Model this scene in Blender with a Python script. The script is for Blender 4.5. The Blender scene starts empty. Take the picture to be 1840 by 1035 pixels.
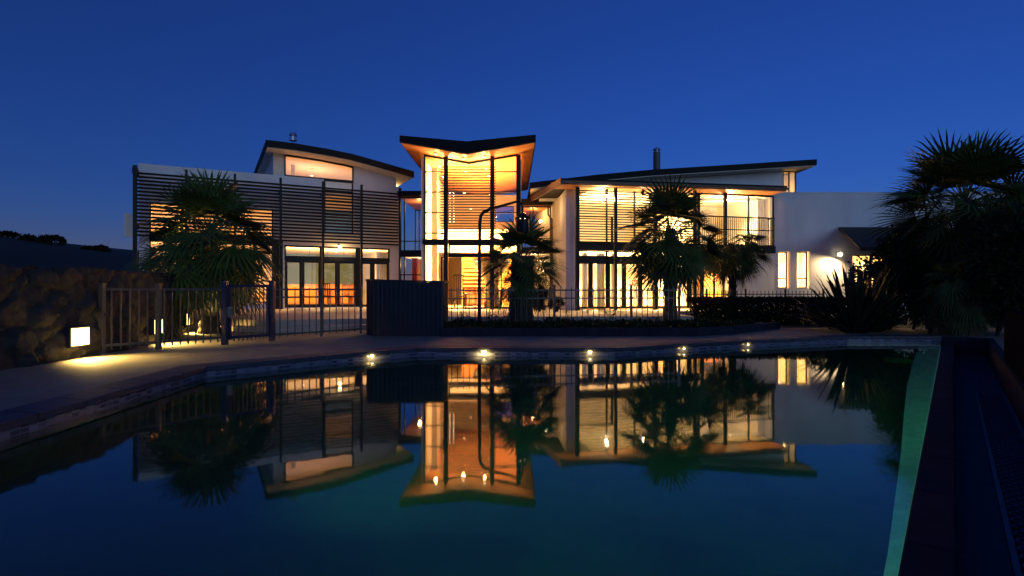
import bpy, bmesh, math, random
from mathutils import Vector, Matrix, noise

R = math.radians
S = bpy.context.scene
COL = S.collection

# ------------------------------------------------------------------ camera numbers (20 mm lens, eye 1.1 m above the deck)
F, CX, HY, EYE = 1022.0, 920.0, 520.0, 1.1
WATER = -0.13
FLOOR = 0.33


class Frame:
    """A vertical reference plane: origin, direction along it (u), outward normal (off)."""
    def __init__(s, ox, oy, ux, uy):
        l = math.hypot(ux, uy)
        s.o = (ox, oy); s.U = (ux / l, uy / l); s.N = (uy / l, -ux / l)

    def base(s, off):
        return s.o[0] + off * s.N[0], s.o[1] + off * s.N[1]

    def u(s, px, off=0.0):
        a = (px - CX) / F
        bx, by = s.base(off)
        return (bx - a * by) / (a * s.U[1] - s.U[0])

    def z(s, px, py, off=0.0):
        t = s.base(off)[1] + s.u(px, off) * s.U[1]
        return EYE - (py - HY) / F * t

    def uz(s, px, py, off=0.0):
        return s.u(px, off), s.z(px, py, off)

    def w(s, u, off, z):
        bx, by = s.base(off)
        return Vector((bx + u * s.U[0], by + u * s.U[1], z))


# ------------------------------------------------------------------ materials
def new_mat(name):
    m = bpy.data.materials.new(name); m.use_nodes = True
    return m, m.node_tree, m.node_tree.nodes['Principled BSDF']


def plain(name, col, rough=0.6, metal=0.0, var=0.25, scale=6.0, bump=0.0, bscale=40.0, spec=0.5, stretch=None):
    m, nt, b = new_mat(name)
    N, L = nt.nodes, nt.links
    b.inputs['Roughness'].default_value = rough
    b.inputs['Metallic'].default_value = metal
    b.inputs['Specular IOR Level'].default_value = spec
    tc = N.new('ShaderNodeTexCoord')
    vec = tc.outputs['Object']
    if stretch:
        mp = N.new('ShaderNodeMapping'); mp.inputs['Scale'].default_value = stretch
        L.new(vec, mp.inputs['Vector']); vec = mp.outputs['Vector']
    nz = N.new('ShaderNodeTexNoise'); nz.inputs['Scale'].default_value = scale
    nz.inputs['Detail'].default_value = 6; nz.inputs['Roughness'].default_value = 0.65
    L.new(vec, nz.inputs['Vector'])
    rp = N.new('ShaderNodeValToRGB')
    rp.color_ramp.elements[0].position = 0.3; rp.color_ramp.elements[1].position = 0.7
    rp.color_ramp.elements[0].color = tuple(c * (1 - var) for c in col) + (1,)
    rp.color_ramp.elements[1].color = tuple(min(1, c * (1 + var)) for c in col) + (1,)
    L.new(nz.outputs['Fac'], rp.inputs['Fac']); L.new(rp.outputs['Color'], b.inputs['Base Color'])
    if bump:
        n2 = N.new('ShaderNodeTexNoise'); n2.inputs['Scale'].default_value = bscale; n2.inputs['Detail'].default_value = 4
        L.new(vec, n2.inputs['Vector'])
        bp = N.new('ShaderNodeBump'); bp.inputs['Strength'].default_value = bump; bp.inputs['Distance'].default_value = 0.02
        L.new(n2.outputs['Fac'], bp.inputs['Height']); L.new(bp.outputs['Normal'], b.inputs['Normal'])
    return m


def emitter(name, col, strength):
    m, nt, b = new_mat(name)
    b.inputs['Base Color'].default_value = (0.8, 0.8, 0.8, 1)
    b.inputs['Emission Color'].default_value = col + (1,)
    b.inputs['Emission Strength'].default_value = strength
    return m


def glass_mat():
    m, nt, b = new_mat('window_glass')
    N, L = nt.nodes, nt.links
    N.remove(b)
    out = N['Material Output']
    tr = N.new('ShaderNodeBsdfTransparent'); tr.inputs['Color'].default_value = (0.93, 0.96, 0.95, 1)
    gl = N.new('ShaderNodeBsdfGlossy'); gl.inputs['Roughness'].default_value = 0.01
    fr = N.new('ShaderNodeFresnel'); fr.inputs['IOR'].default_value = 1.9
    mx = N.new('ShaderNodeMixShader')
    L.new(fr.outputs[0], mx.inputs[0]); L.new(tr.outputs[0], mx.inputs[1]); L.new(gl.outputs[0], mx.inputs[2])
    L.new(mx.outputs[0], out.inputs['Surface'])
    return m


def water_mat():
    m, nt, b = new_mat('pool_water')
    N, L = nt.nodes, nt.links
    b.inputs['Base Color'].default_value = (0.62, 0.93, 0.88, 1)
    b.inputs['Transmission Weight'].default_value = 1.0
    b.inputs['IOR'].default_value = 1.40
    b.inputs['Roughness'].default_value = 0.032
    tc = N.new('ShaderNodeTexCoord')
    n1 = N.new('ShaderNodeTexNoise'); n1.inputs['Scale'].default_value = 2.2; n1.inputs['Detail'].default_value = 3
    L.new(tc.outputs['Object'], n1.inputs['Vector'])
    bp = N.new('ShaderNodeBump'); bp.inputs['Strength'].default_value = 0.035; bp.inputs['Distance'].default_value = 0.02
    L.new(n1.outputs['Fac'], bp.inputs['Height']); L.new(bp.outputs['Normal'], b.inputs['Normal'])
    return m


def mosaic_mat():
    m, nt, b = new_mat('mosaic_tile')
    N, L = nt.nodes, nt.links
    b.inputs['Roughness'].default_value = 0.2
    uv = N.new('ShaderNodeUVMap')
    br = N.new('ShaderNodeTexBrick')
    br.offset = 0.0
    br.inputs['Scale'].default_value = 1.0
    br.inputs['Brick Width'].default_value = 0.10; br.inputs['Row Height'].default_value = 0.045
    br.inputs['Mortar Size'].default_value = 0.006
    br.inputs['Color1'].default_value = (0.17, 0.185, 0.28, 1); br.inputs['Color2'].default_value = (0.025, 0.03, 0.07, 1)
    br.inputs['Mortar'].default_value = (0.13, 0.14, 0.20, 1)
    L.new(uv.outputs['UV'], br.inputs['Vector']); L.new(br.outputs['Color'], b.inputs['Base Color'])
    return m


M = {}
M['render'] = plain('white_render', (0.74, 0.73, 0.72), 0.8, var=0.09, scale=0.9, bump=0.15, bscale=60, stretch=(1, 1, .4))
M['cream'] = plain('cream_plaster', (0.74, 0.68, 0.56), 0.85, var=0.04, scale=1.0)
M['sky_teal'] = plain('sky_reflection_plaster', (0.15, 0.27, 0.32), 0.8, var=0.05, scale=1.0)  # teal stands in for the dusk sky mirrored in the door glass
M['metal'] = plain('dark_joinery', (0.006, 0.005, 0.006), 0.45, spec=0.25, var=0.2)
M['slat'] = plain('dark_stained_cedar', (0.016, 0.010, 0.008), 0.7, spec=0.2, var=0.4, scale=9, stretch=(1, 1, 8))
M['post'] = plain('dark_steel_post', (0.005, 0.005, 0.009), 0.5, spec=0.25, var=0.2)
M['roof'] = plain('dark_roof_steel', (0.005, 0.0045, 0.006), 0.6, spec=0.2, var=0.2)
M['soffit'] = plain('cedar_soffit', (0.50, 0.19, 0.055), 0.45, var=0.28, scale=3, stretch=(10, 0.6, 1))
M['trim'] = plain('red_brown_trim', (0.11, 0.045, 0.025), 0.5, var=0.2)
M['taupe'] = plain('taupe_plaster', (0.30, 0.235, 0.16), 0.85, var=0.08, scale=1.0)
M['wood'] = plain('honey_timber', (0.50, 0.22, 0.06), 0.4, var=0.25, scale=4, stretch=(1, 1, 9))
M['redwood'] = plain('red_timber', (0.35, 0.09, 0.03), 0.4, var=0.25, scale=4, stretch=(1, 1, 9))
M['darkwood'] = plain('dark_furniture', (0.03, 0.02, 0.016), 0.35)
M['fabric'] = plain('pale_fabric', (0.72, 0.66, 0.56), 0.9, var=0.1, scale=10, stretch=(12, 12, 0.4))
M['redfab'] = plain('red_fabric', (0.50, 0.05, 0.03), 0.9)
M['floor'] = plain('oak_floor', (0.42, 0.27, 0.14), 0.35, var=0.2, scale=3, stretch=(1, 7, 1))
M['steel'] = plain('brushed_steel', (0.45, 0.46, 0.48), 0.3, metal=0.9, var=0.1)
M['flue'] = plain('weathered_flue', (0.10, 0.10, 0.11), 0.5, metal=0.4)
M['deck'] = plain('brushed_concrete', (0.20, 0.175, 0.15), 0.75, var=0.22, scale=2.4, bump=0.35, bscale=70)
M['terrace'] = plain('pale_pavers', (0.46, 0.40, 0.34), 0.7, var=0.15, scale=2.0, bump=0.2, bscale=50)
M['coping'] = plain('dark_slate_coping', (0.030, 0.036, 0.062), 0.6, var=0.35, scale=5, bump=0.3, bscale=35)
M['plaster'] = plain('teal_pool_plaster', (0.028, 0.085, 0.040), 0.7, var=0.25, scale=1.5)
M['ledge'] = plain('pale_green_tile', (0.42, 0.82, 0.62), 0.5, var=0.18, scale=7)
M['mosaic'] = mosaic_mat()
M['grate'] = plain('galvanised_grate', (0.12, 0.13, 0.17), 0.45, metal=0.3)
M['slate'] = plain('purple_slate', (0.020, 0.021, 0.036), 0.85, var=0.35, scale=3, spec=0.1)
M['fence'] = plain('powder_coated_bar', (0.06, 0.06, 0.066), 0.35, var=0.15)
M['gate'] = plain('blue_black_gate', (0.014, 0.018, 0.060), 0.35, var=0.15)
M['corr'] = plain('charcoal_cladding', (0.012, 0.015, 0.027), 0.55, spec=0.3, var=0.25, scale=3)
M['rock'] = plain('basalt_rock', (0.021, 0.020, 0.020), 0.85, var=0.55, scale=5, bump=0.8, bscale=22)
M['soil'] = plain('dark_soil', (0.020, 0.016, 0.011), 0.95, var=0.4, scale=9, bump=0.5, bscale=30)
M['grass'] = plain('dark_grass', (0.022, 0.032, 0.012), 0.95, var=0.4, scale=1.5, bump=0.5, bscale=25)
M['hill'] = plain('hill_pasture', (0.012, 0.014, 0.007), 0.95, var=0.5, scale=0.06)
M['palm'] = plain('palm_leaf', (0.058, 0.085, 0.018), 0.5, var=0.4, scale=2.5, spec=0.25)
M['palmdry'] = plain('dry_palm_leaf', (0.07, 0.052, 0.022), 0.8, var=0.4, scale=4)
M['trunk'] = plain('fibrous_trunk', (0.055, 0.040, 0.028), 0.9, var=0.45, scale=12, bump=0.8, bscale=45, stretch=(1, 1, 0.3))
M['leaf'] = plain('dark_shrub_leaf', (0.018, 0.026, 0.009), 0.6, var=0.5, scale=2, spec=0.15)
M['flax'] = plain('flax_blade', (0.018, 0.025, 0.012), 0.5, spec=0.2, var=0.4, scale=3)
M['litgrass'] = plain('lit_grass_blade', (0.10, 0.11, 0.030), 0.6, var=0.4, scale=3)  # yellowish tone puts the light falling on the tufts into the colour
M['bark'] = plain('tree_bark', (0.05, 0.04, 0.03), 0.9, var=0.3)
M['glass'] = glass_mat()
M['water'] = water_mat()
WARM = (1.0, 0.55, 0.175)
AMBER = (1.0, 0.64, 0.16)
M['bulb'] = emitter('lamp_bulb', (1.0, 0.80, 0.50), 4)
M['bulbsoft'] = emitter('lamp_diffuser', (1.0, 0.72, 0.24), 4)
M['led'] = emitter('pool_led', (1.0, 0.82, 0.50), 4)


# ------------------------------------------------------------------ mesh helpers
def root_of(o):
    while o is not None and o.parent is not None:
        o = o.parent
    return o


class MB:
    def __init__(s):
        s.v, s.f, s.uv = [], [], None

    def add(s, pts, faces):
        n = len(s.v)
        s.v += [Vector(p) for p in pts]
        s.f += [tuple(i + n for i in f) for f in faces]
        return s

    def face(s, pts):
        return s.add(pts, [tuple(range(len(pts)))])

    def hexa(s, p):
        return s.add(p, [(0, 3, 2, 1), (4, 5, 6, 7), (0, 1, 5, 4), (1, 2, 6, 5), (2, 3, 7, 6), (3, 0, 4, 7)])

    def box(s, x0, x1, y0, y1, z0, z1):
        return s.hexa([(x0, y0, z0), (x1, y0, z0), (x1, y1, z0), (x0, y1, z0),
                       (x0, y0, z1), (x1, y0, z1), (x1, y1, z1), (x0, y1, z1)])

    def fbox(s, fr, u0, u1, o0, o1, z0, z1):
        w = fr.w
        return s.hexa([w(u0, o1, z0), w(u1, o1, z0), w(u1, o0, z0), w(u0, o0, z0),
                       w(u0, o1, z1), w(u1, o1, z1), w(u1, o0, z1), w(u0, o0, z1)])

    def prism(s, a, b):
        """closed prism between two matching polygons"""
        n = len(a)
        fs = [tuple(range(n - 1, -1, -1)), tuple(range(n, 2 * n))]
        fs += [(i, (i + 1) % n, n + (i + 1) % n, n + i) for i in range(n)]
        return s.add(list(a) + list(b), fs)

    def fprism(s, fr, poly, o0, o1):
        return s.prism([fr.w(u, o1, z) for u, z in poly], [fr.w(u, o0, z) for u, z in poly])

    def vprism(s, poly, z0, z1):
        return s.prism([(x, y, z0) for x, y in poly], [(x, y, z1) for x, y in poly])

    def bar(s, a, b, w, h=None):
        """square bar from a to b"""
        h = h or w
        a, b = Vector(a), Vector(b)
        d = (b - a).normalized()
        up = Vector((0, 0, 1)) if abs(d.z) < 0.95 else Vector((0, 1, 0))
        x = d.cross(up).normalized() * (w / 2); y = d.cross(x).normalized() * (h / 2)
        return s.hexa([a - x - y, a + x - y, a + x + y, a - x + y, b - x - y, b + x - y, b + x + y, b - x + y])

    def tube(s, pts, rad, n=8, cap=True):
        pts = [Vector(p) for p in pts]
        if not hasattr(rad, '__len__'):
            rad = [rad] * len(pts)
        base = len(s.v)
        prev = None
        for i, p in enumerate(pts):
            d = (pts[min(i + 1, len(pts) - 1)] - pts[max(i - 1, 0)]).normalized()
            if prev is None:
                a = d.orthogonal().normalized()
            else:
                a = (prev - d * prev.dot(d)).normalized()
            prev = a
            b = d.cross(a)
            for k in range(n):
                t = 2 * math.pi * k / n
                s.v.append(p + (a * math.cos(t) + b * math.sin(t)) * rad[i])
        for i in range(len(pts) - 1):
            for k in range(n):
                q = base + i * n
                s.f.append((q + k, q + (k + 1) % n, q + n + (k + 1) % n, q + n + k))
        if cap:
            s.f.append(tuple(base + k for k in range(n))[::-1])
            s.f.append(tuple(base + (len(pts) - 1) * n + k for k in range(n)))
        return s

    def lathe(s, c, prof, n=16):
        c = Vector(c)
        base = len(s.v)
        for r, z in prof:
            for k in range(n):
                t = 2 * math.pi * k / n
                s.v.append(c + Vector((r * math.cos(t), r * math.sin(t), z)))
        for i in range(len(prof) - 1):
            for k in range(n):
                q = base + i * n
                s.f.append((q + k, q + (k + 1) % n, q + n + (k + 1) % n, q + n + k))
        s.f.append(tuple(base + k for k in range(n))[::-1])
        s.f.append(tuple(base + (len(prof) - 1) * n + k for k in range(n)))
        return s

    def build(s, name, mat, parent=None, smooth=False, fix=True, label=None, kind=None, at=None, bevel=0.0):
        me = bpy.data.meshes.new(name)
        off = Vector((0, 0, 0))
        r = root_of(parent)
        if r is not None:
            off = Vector(r.location)
        elif at is not None:
            off = Vector(at)
        me.from_pydata([tuple(v - off) for v in s.v], [], s.f)
        if fix:
            bm = bmesh.new(); bm.from_mesh(me)
            bmesh.ops.recalc_face_normals(bm, faces=bm.faces[:])
            bm.to_mesh(me); bm.free()
        if s.uv:
            lay = me.uv_layers.new(name='UVMap')
            i = 0
            for fuv in s.uv:
                for q in fuv:
                    lay.data[i].uv = q; i += 1
        if smooth:
            for p in me.polygons:
                p.use_smooth = True
        me.materials.append(mat)
        o = bpy.data.objects.new(name, me); COL.objects.link(o)
        if parent is not None:
            o.parent = parent
        elif at is not None:
            o.location = off
        if bevel:
            md = o.modifiers.new('bevel', 'BEVEL'); md.width = bevel; md.segments = 1; md.limit_method = 'ANGLE'
        if label:
            o['label'] = label
        if kind:
            o['kind'] = kind
        return o


def thing(name, label, cat, loc=(0, 0, 0), rotz=0.0, group=None):
    o = bpy.data.objects.new(name, None); COL.objects.link(o)
    o.empty_display_size = 0.3
    o.location = loc; o.rotation_euler = (0, 0, rotz)
    o['label'] = label; o['category'] = cat
    if group:
        o['group'] = group
    return o


def tag(o, label, cat, group=None):
    o['label'] = label; o['category'] = cat
    if group:
        o['group'] = group
    return o


def copy_tree(o, parent=None):
    c = o.copy(); COL.objects.link(c)
    if parent is not None:
        c.parent = parent
    for ch in list(o.children):
        copy_tree(ch, c)
    return c


def lamp(loc, watts, col=WARM, r=0.06, parent=None, kind='POINT', size=0.3, rot=None, spot=None, name='lamp_light', spread=142):
    disk = kind == 'DISK'
    l = bpy.data.lights.new(name, 'AREA' if disk else kind)
    l.energy = watts; l.color = col
    if disk:
        l.shape = 'DISK'; l.size = .24; l.spread = R(spread)
    elif kind == 'AREA':
        l.shape = 'RECTANGLE'; l.size = size; l.size_y = size * 0.8
    else:
        l.shadow_soft_size = r
    if kind == 'SPOT':
        l.spot_size = R(spot or 100); l.spot_blend = 0.7
    o = bpy.data.objects.new(name, l); COL.objects.link(o)
    if parent is not None:
        o.parent = parent
        o.location = Vector(loc) - Vector(root_of(parent).location)
    else:
        o.location = loc
    if rot:
        o.rotation_euler = rot
    return o


# ------------------------------------------------------------------ world, sun, camera
wd = bpy.data.worlds.new('World'); S.world = wd; wd.use_nodes = True
nt = wd.node_tree
sky = nt.nodes.new('ShaderNodeTexSky'); sky.sky_type = 'NISHITA'; sky.sun_disc = False
sky.sun_elevation = R(4.0); sky.sun_rotation = R(212)
sky.ozone_density = 6.0; sky.air_density = 1.0; sky.dust_density = 0.0
bgn = nt.nodes['Background']; bgn.inputs['Strength'].default_value = 0.145
tint = nt.nodes.new('ShaderNodeMix'); tint.data_type = 'RGBA'; tint.blend_type = 'MULTIPLY'
tint.inputs['Factor'].default_value = 1.0; tint.inputs[7].default_value = (1.3, 0.60, 1.0, 1)   # blue hour
nt.links.new(sky.outputs[0], tint.inputs[6]); nt.links.new(tint.outputs[2], bgn.inputs['Color'])

sl = bpy.data.lights.new('sun', 'SUN'); sl.energy = 0.56; sl.angle = R(45); sl.color = (0.50, 0.78, 1.0)
so = bpy.data.objects.new('sun', sl); COL.objects.link(so)
so.rotation_euler = (R(90 - 8), 0, R(32))      # afterglow low behind the camera, shining towards +Y

cam = bpy.data.cameras.new('camera'); cam.sensor_width = 36; cam.lens = 36 * F / 1840.0
cam.shift_y = (HY - 517.5) / 1840.0; cam.clip_end = 3000; cam.clip_start = 0.05
co = bpy.data.objects.new('camera', cam); COL.objects.link(co)
co.location = (0, 0, EYE); co.rotation_euler = (R(90), 0, 0)
S.camera = co
S.view_settings.view_transform = 'Standard'; S.view_settings.look = 'None'
S.view_settings.exposure = 0; S.view_settings.gamma = 1
S.render.engine = 'CYCLES'
S.cycles.use_denoising = True
try:
    S.cycles.denoiser = 'OPENIMAGEDENOISE'
except Exception:
    pass
S.cycles.max_bounces = 9; S.cycles.diffuse_bounces = 4; S.cycles.glossy_bounces = 4
S.cycles.transmission_bounces = 6; S.cycles.transparent_max_bounces = 16
S.cycles.sample_clamp_indirect = 4.0
S.cycles.use_light_tree = True

# ------------------------------------------------------------------ ground, deck, pool
POOL = [(-3.85, -1.6), (-4.30, 7.95), (-2.65, 9.70), (-1.76, 10.5), (1.9, 10.5), (5.08, 12.1), (7.75, 13.15), (9.93, 13.17)]
WD = (0.612, 0.791)                       # direction of the long right hand edge
WN = (0.791, -0.612)                      # away from the water


def wl(t, off, z=0.0):
    """point along the overflow edge: t metres from beside the camera, off metres to its right"""
    return Vector((-0.205 + WD[0] * t + WN[0] * off, 0.03 + WD[1] * t + WN[1] * off, z))


NEAR = wl(-2.0, 0)
pool_poly = POOL + [(NEAR.x, NEAR.y)]
TF = 16.6


def sheet(outer, holes, z, name, mat, kind='structure'):
    bm = bmesh.new()
    for loop in [outer] + holes:
        vs = [bm.verts.new((p[0], p[1], z)) for p in loop]
        for i in range(len(vs)):
            bm.edges.new((vs[i], vs[(i + 1) % len(vs)]))
    bmesh.ops.triangle_fill(bm, use_beauty=True, use_dissolve=False, edges=bm.edges[:], normal=(0, 0, 1))
    for f in bm.faces:
        if f.normal.z < 0:
            f.normal_flip()
    me = bpy.data.meshes.new(name); bm.to_mesh(me); bm.free()
    me.materials.append(mat)
    o = bpy.data.objects.new(name, me); COL.objects.link(o); o['kind'] = kind
    return o


CH = 0.78
CW = 0.20
chan = [wl(-2.0, 0), wl(TF, 0), wl(TF, CH), wl(-2.0, CH)]
hole = POOL[:-1] + [(wl(TF, 0).x, wl(TF, 0).y), (wl(TF, CH).x, wl(TF, CH).y), (wl(-2, CH).x, wl(-2, CH).y), (NEAR.x, NEAR.y)]
DX0, DX1, DY0, DY1 = -13.5, 15.5, -5.0, 16.2
sheet([(DX0, DY0), (DX1, DY0), (DX1, DY1), (DX0, DY1)], [hole], 0.0, 'pool_deck', M['deck'])
big = [(-1500, -600), (1500, -600), (1500, 2400), (-1500, 2400)]
e = 0.15
sheet(big, [[(DX0 + e, DY0 + e), (DX1 - e, DY0 + e), (DX1 - e, DY1 - e), (DX0 + e, DY1 - e)]], -0.015, 'ground', M['grass'])

# pool shell
mb = MB()
for i in range(len(pool_poly)):
    a, b = pool_poly[i], pool_poly[(i + 1) % len(pool_poly)]
    mb.face([(a[0], a[1], -1.55), (b[0], b[1], -1.55), (b[0], b[1], -0.16), (a[0], a[1], -0.16)])
mb.face([(p[0], p[1], -1.55) for p in pool_poly])
mb.build('pool_basin', M['plaster'], kind='structure')
def offset_line(pts, d):
    out = []
    for i, p in enumerate(pts):
        p = Vector(p)
        t1 = (p - Vector(pts[i - 1])).normalized() if i else None
        t2 = (Vector(pts[i + 1]) - p).normalized() if i < len(pts) - 1 else None
        t1 = t1 or t2; t2 = t2 or t1
        n1, n2 = Vector((-t1.y, t1.x)), Vector((-t2.y, t2.x))
        m = (n1 + n2).normalized()
        out.append(p + m * (d / max(0.5, m.dot(n1))))
    return out



# mosaic band under the coping
mb = MB(); mb.uv = []
acc = 0.0
edge = POOL
for i in range(len(edge) - 1):
    a, b = Vector(edge[i]), Vector(edge[i + 1])
    l = (b - a).length
    n = Vector((-(b - a).y, (b - a).x)).normalized() * -0.004
    p, q = a + n, b + n
    mb.face([(p.x, p.y, -0.165), (q.x, q.y, -0.165), (q.x, q.y, -0.045), (p.x, p.y, -0.045)])
    mb.uv.append([(acc, 0), (acc + l, 0), (acc + l, 0.12), (acc, 0.12)])
    acc += l
mb.build('pool_tile_band', M['mosaic'], kind='structure', fix=False)
mb = MB()
lo = offset_line(edge, -.003)
for i in range(len(lo) - 1):
    a, b = lo[i], lo[i + 1]
    mb.face([(a.x, a.y, -.42), (b.x, b.y, -.42), (b.x, b.y, -.167), (a.x, a.y, -.167)])
mb.build('waterline_tile', M['coping'], kind='structure')


# coping stones, one continuous course along left and far edges
inn = offset_line(edge, -0.035); outl = offset_line(edge, 0.38)
mb = MB()
for i in range(len(edge) - 1):
    a, b, c, d = inn[i], inn[i + 1], outl[i + 1], outl[i]
    L_ = (b - a).length
    k = max(1, int(round(L_ / 0.6)))
    for j in range(k):
        s0, s1 = j / k + 0.004 / L_, (j + 1) / k - 0.004 / L_
        P = [a.lerp(b, s0), a.lerp(b, s1), d.lerp(c, s1), d.lerp(c, s0)]
        mb.vprism([(p.x, p.y) for p in P], -0.045, 0.022)
mb.build('pool_coping', M['coping'], kind='structure', bevel=0.006)

# water
mb = MB(); mb.face([(p[0], p[1], WATER) for p in pool_poly][::-1])
wo = mb.build('pool_water', M['water'], kind='structure', fix=False)
if wo.data.polygons[0].normal.z < 0:
    wo.data.flip_normals()

# submerged pale bench along the overflow edge and steps in the far corner
mb = MB()
ts = [-1.9, 2.5, 3.3, 4.2, 5.4, 7.0, 9.0, 11.5, 15.6]
bw = [.05, .05, .06, .09, .13, .20, .28, .34, .40]
for k in range(len(ts) - 1):
    a, b, p_, q_ = ts[k], ts[k + 1], bw[k], bw[k + 1]
    mb.hexa([wl(a, -p_, -1.3), wl(a, -.004, -1.3), wl(b, -.004, -1.3), wl(b, -q_, -1.3),
             wl(a, -p_, -.15 - p_ * .6), wl(a, -.004, -.145), wl(b, -.004, -.145), wl(b, -q_, -.15 - q_ * .6)])
mb.build('submerged_bench', M['ledge'], kind='structure')
mb = MB()
for i in range(3):
    t0 = 14.6 - i * 0.55
    mb.hexa([wl(t0 - .55, -.85, -1.5), wl(t0 - .55, -.26, -1.5), wl(t0, -.26, -1.5), wl(t0, -.85, -1.5),
             wl(t0 - .55, -.85, -.30 - .22 * i), wl(t0 - .55, -.26, -.30 - .22 * i), wl(t0 - .004, -.26, -.30 - .22 * i), wl(t0 - .004, -.85, -.30 - .22 * i)])
mb.build('pool_step', M['plaster'], kind='structure')
# overflow coping (separate stones in one course), lower walkway
mb = MB()
t = -2.0
while t < TF - .05:
    t2 = min(TF, t + .90)
    mb.hexa([wl(t, 0.0, -1.5), wl(t, CW, -1.5), wl(t2 - .006, CW, -1.5), wl(t2 - .006, 0.0, -1.5),
             wl(t, 0.0, -0.10), wl(t, CW, -0.10), wl(t2 - .006, CW, -0.10), wl(t2 - .006, 0.0, -0.10)])
    t = t2
mb.build('overflow_coping', M['slate'], kind='structure', bevel=0.008)
mb = MB()
t = -2.0
while t < TF - .05:
    t2 = min(TF, t + .60)
    mb.hexa([wl(t, CW - .01, -.46), wl(t, CH + .01, -.46), wl(t2 - .006, CH + .01, -.46), wl(t2 - .006, CW - .01, -.46),
             wl(t, CW + .004, -.40), wl(t, CH - .004, -.40), wl(t2 - .006, CH - .004, -.40), wl(t2 - .006, CW + .004, -.40)])
    t = t2
mb.build('lower_walkway', M['coping'], kind='structure')
mb = MB()
mb.hexa([wl(-2, CH, -.5), wl(-2, CH + .12, -.5), wl(TF, CH + .12, -.5), wl(TF, CH, -.5),
         wl(-2, CH, .02), wl(-2, CH + .12, .02), wl(TF, CH + .12, .02), wl(TF, CH, .02)])
mb.hexa([wl(TF, -.10, -.5), wl(TF, CH, -.5), wl(TF + .12, CH, -.5), wl(TF + .12, -.10, -.5),
         wl(TF, -.10, .01), wl(TF, CH, .01), wl(TF + .12, CH, .01), wl(TF + .12, -.10, .01)])
mb.build('walkway_kerb', M['slate'], kind='structure')

# honeycomb drain grate
g = thing('drain_grate', 'dark honeycomb metal drain grate let into the lower walkway beside the pool', 'grate', wl(6.0, .58, -.396))
mb = MB()
for off in (.45, .755):
    mb.bar(wl(3.0, off, -.378), wl(10.6, off, -.378), 0.03, 0.03)
mb.build('grate_rail', M['grate'], g)
mb = MB()
hx = 0.075
t = 3.1
row = 0
while t < 10.5:
    off = 0.485 + (row % 2) * hx * 0.5
    while off < .73:
        ring = []
        for k in range(6):
            an = R(60 * k + 30)
            ring.append((t + math.sin(an) * hx * .56, off + math.cos(an) * hx * .56))
        for k in range(3):
            a, b = ring[k], ring[k + 1]
            mb.bar(wl(a[0], a[1], -.385), wl(b[0], b[1], -.385), 0.011, 0.016)
        off += hx
    row += 1
    t += hx * 0.86
mb.build('honeycomb_mesh', M['grate'], g)

# boundary screen along the right of the walkway
M['bclad'] = plain('black_cladding', (0.008, 0.007, 0.011), 1.0, spec=0.0)
g = thing('boundary_wall', 'dark vertical clad boundary wall on the right of the lower walkway', 'wall', wl(7.0, CH + .06, 0))
mb = MB()
x0, x1 = -2.0, 11.8
n = 90
for i in range(n):
    a = x0 + (x1 - x0) * i / n; b = x0 + (x1 - x0) * (i + 1) / n - 0.012
    mb.hexa([wl(a, CH + .04, .0), wl(a, CH + .09, .0), wl(b, CH + .09, .0), wl(b, CH + .04, .0),
             wl(a, CH + .04, .78), wl(a, CH + .09, .78), wl(b, CH + .09, .78), wl(b, CH + .04, .78)])
mb.build('cladding', M['bclad'], g)
mb = MB(); mb.bar(wl(x0, CH + .065, .80), wl(x1, CH + .065, .80), .10, .04); mb.build('cap_rail', M['bclad'], g)

# terrace in front of the house
mb = MB()
mb.vprism([(-15.5, 18.3), (-6.2, 14.9), (-1.75, 16.9), (5.5, 17.2), (5.6, 21.2), (11.0, 21.8), (11.0, 40), (-24, 40)], -0.1, 0.29)
mb.build('terrace', M['terrace'], kind='structure', bevel=0.01)
mb = MB()
mb.vprism([(-15.4, 17.86), (-6.1, 14.46), (-1.6, 16.46), (-1.75, 16.9), (-6.2, 14.9), (-15.5, 18.3)], -0.1, 0.14)
mb.build('terrace_step', M['terrace'], kind='structure', bevel=0.01)


# hills behind on the left
def hill_h(x, y):
    # ridge falling from left to right
    s = max(0.0, min(1.0, (y - 45) / 75.0)); s = s * s * (3 - 2 * s)
    prof = 2.0 + 11.2 * max(0.0, min(1.0, (-x - 45) / 70.0)) ** 0.8
    if x > -45:
        prof = 2.0 * max(0.0, 1 - (x + 45) / 60.0)
    return s * (prof + 0.5 * noise.noise(Vector((x * .05, y * .05, 3)))) - 0.02


mb = MB()
nx, ny = 60, 24
for j in range(ny + 1):
    for i in range(nx + 1):
        x = -330 + 345 * i / nx; y = 42 + 170 * j / ny
        mb.v.append(Vector((x, y, hill_h(x, y))))
for j in range(ny):
    for i in range(nx):
        q = j * (nx + 1) + i
        mb.f.append((q, q + 1, q + nx + 2, q + nx + 1))
mb.build('hill', M['hill'], kind='structure', smooth=True, fix=False)


# ------------------------------------------------------------------ vegetation
def rnd_dir(rng):
    while True:
        v = Vector((rng.uniform(-1, 1), rng.uniform(-1, 1), rng.uniform(-1, 1)))
        if 0.1 < v.length < 1:
            return v.normalized()


def leaf(mb, p, d, ln, wd_, rng):
    side = d.cross(rnd_dir(rng)).normalized() * wd_ * 0.5
    m = p + d * ln * 0.5 + Vector((0, 0, -0.05 * ln))
    mb.add([p, m - side, p + d * ln + Vector((0, 0, -0.15 * ln)), m + side], [(0, 1, 2, 3)])


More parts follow.
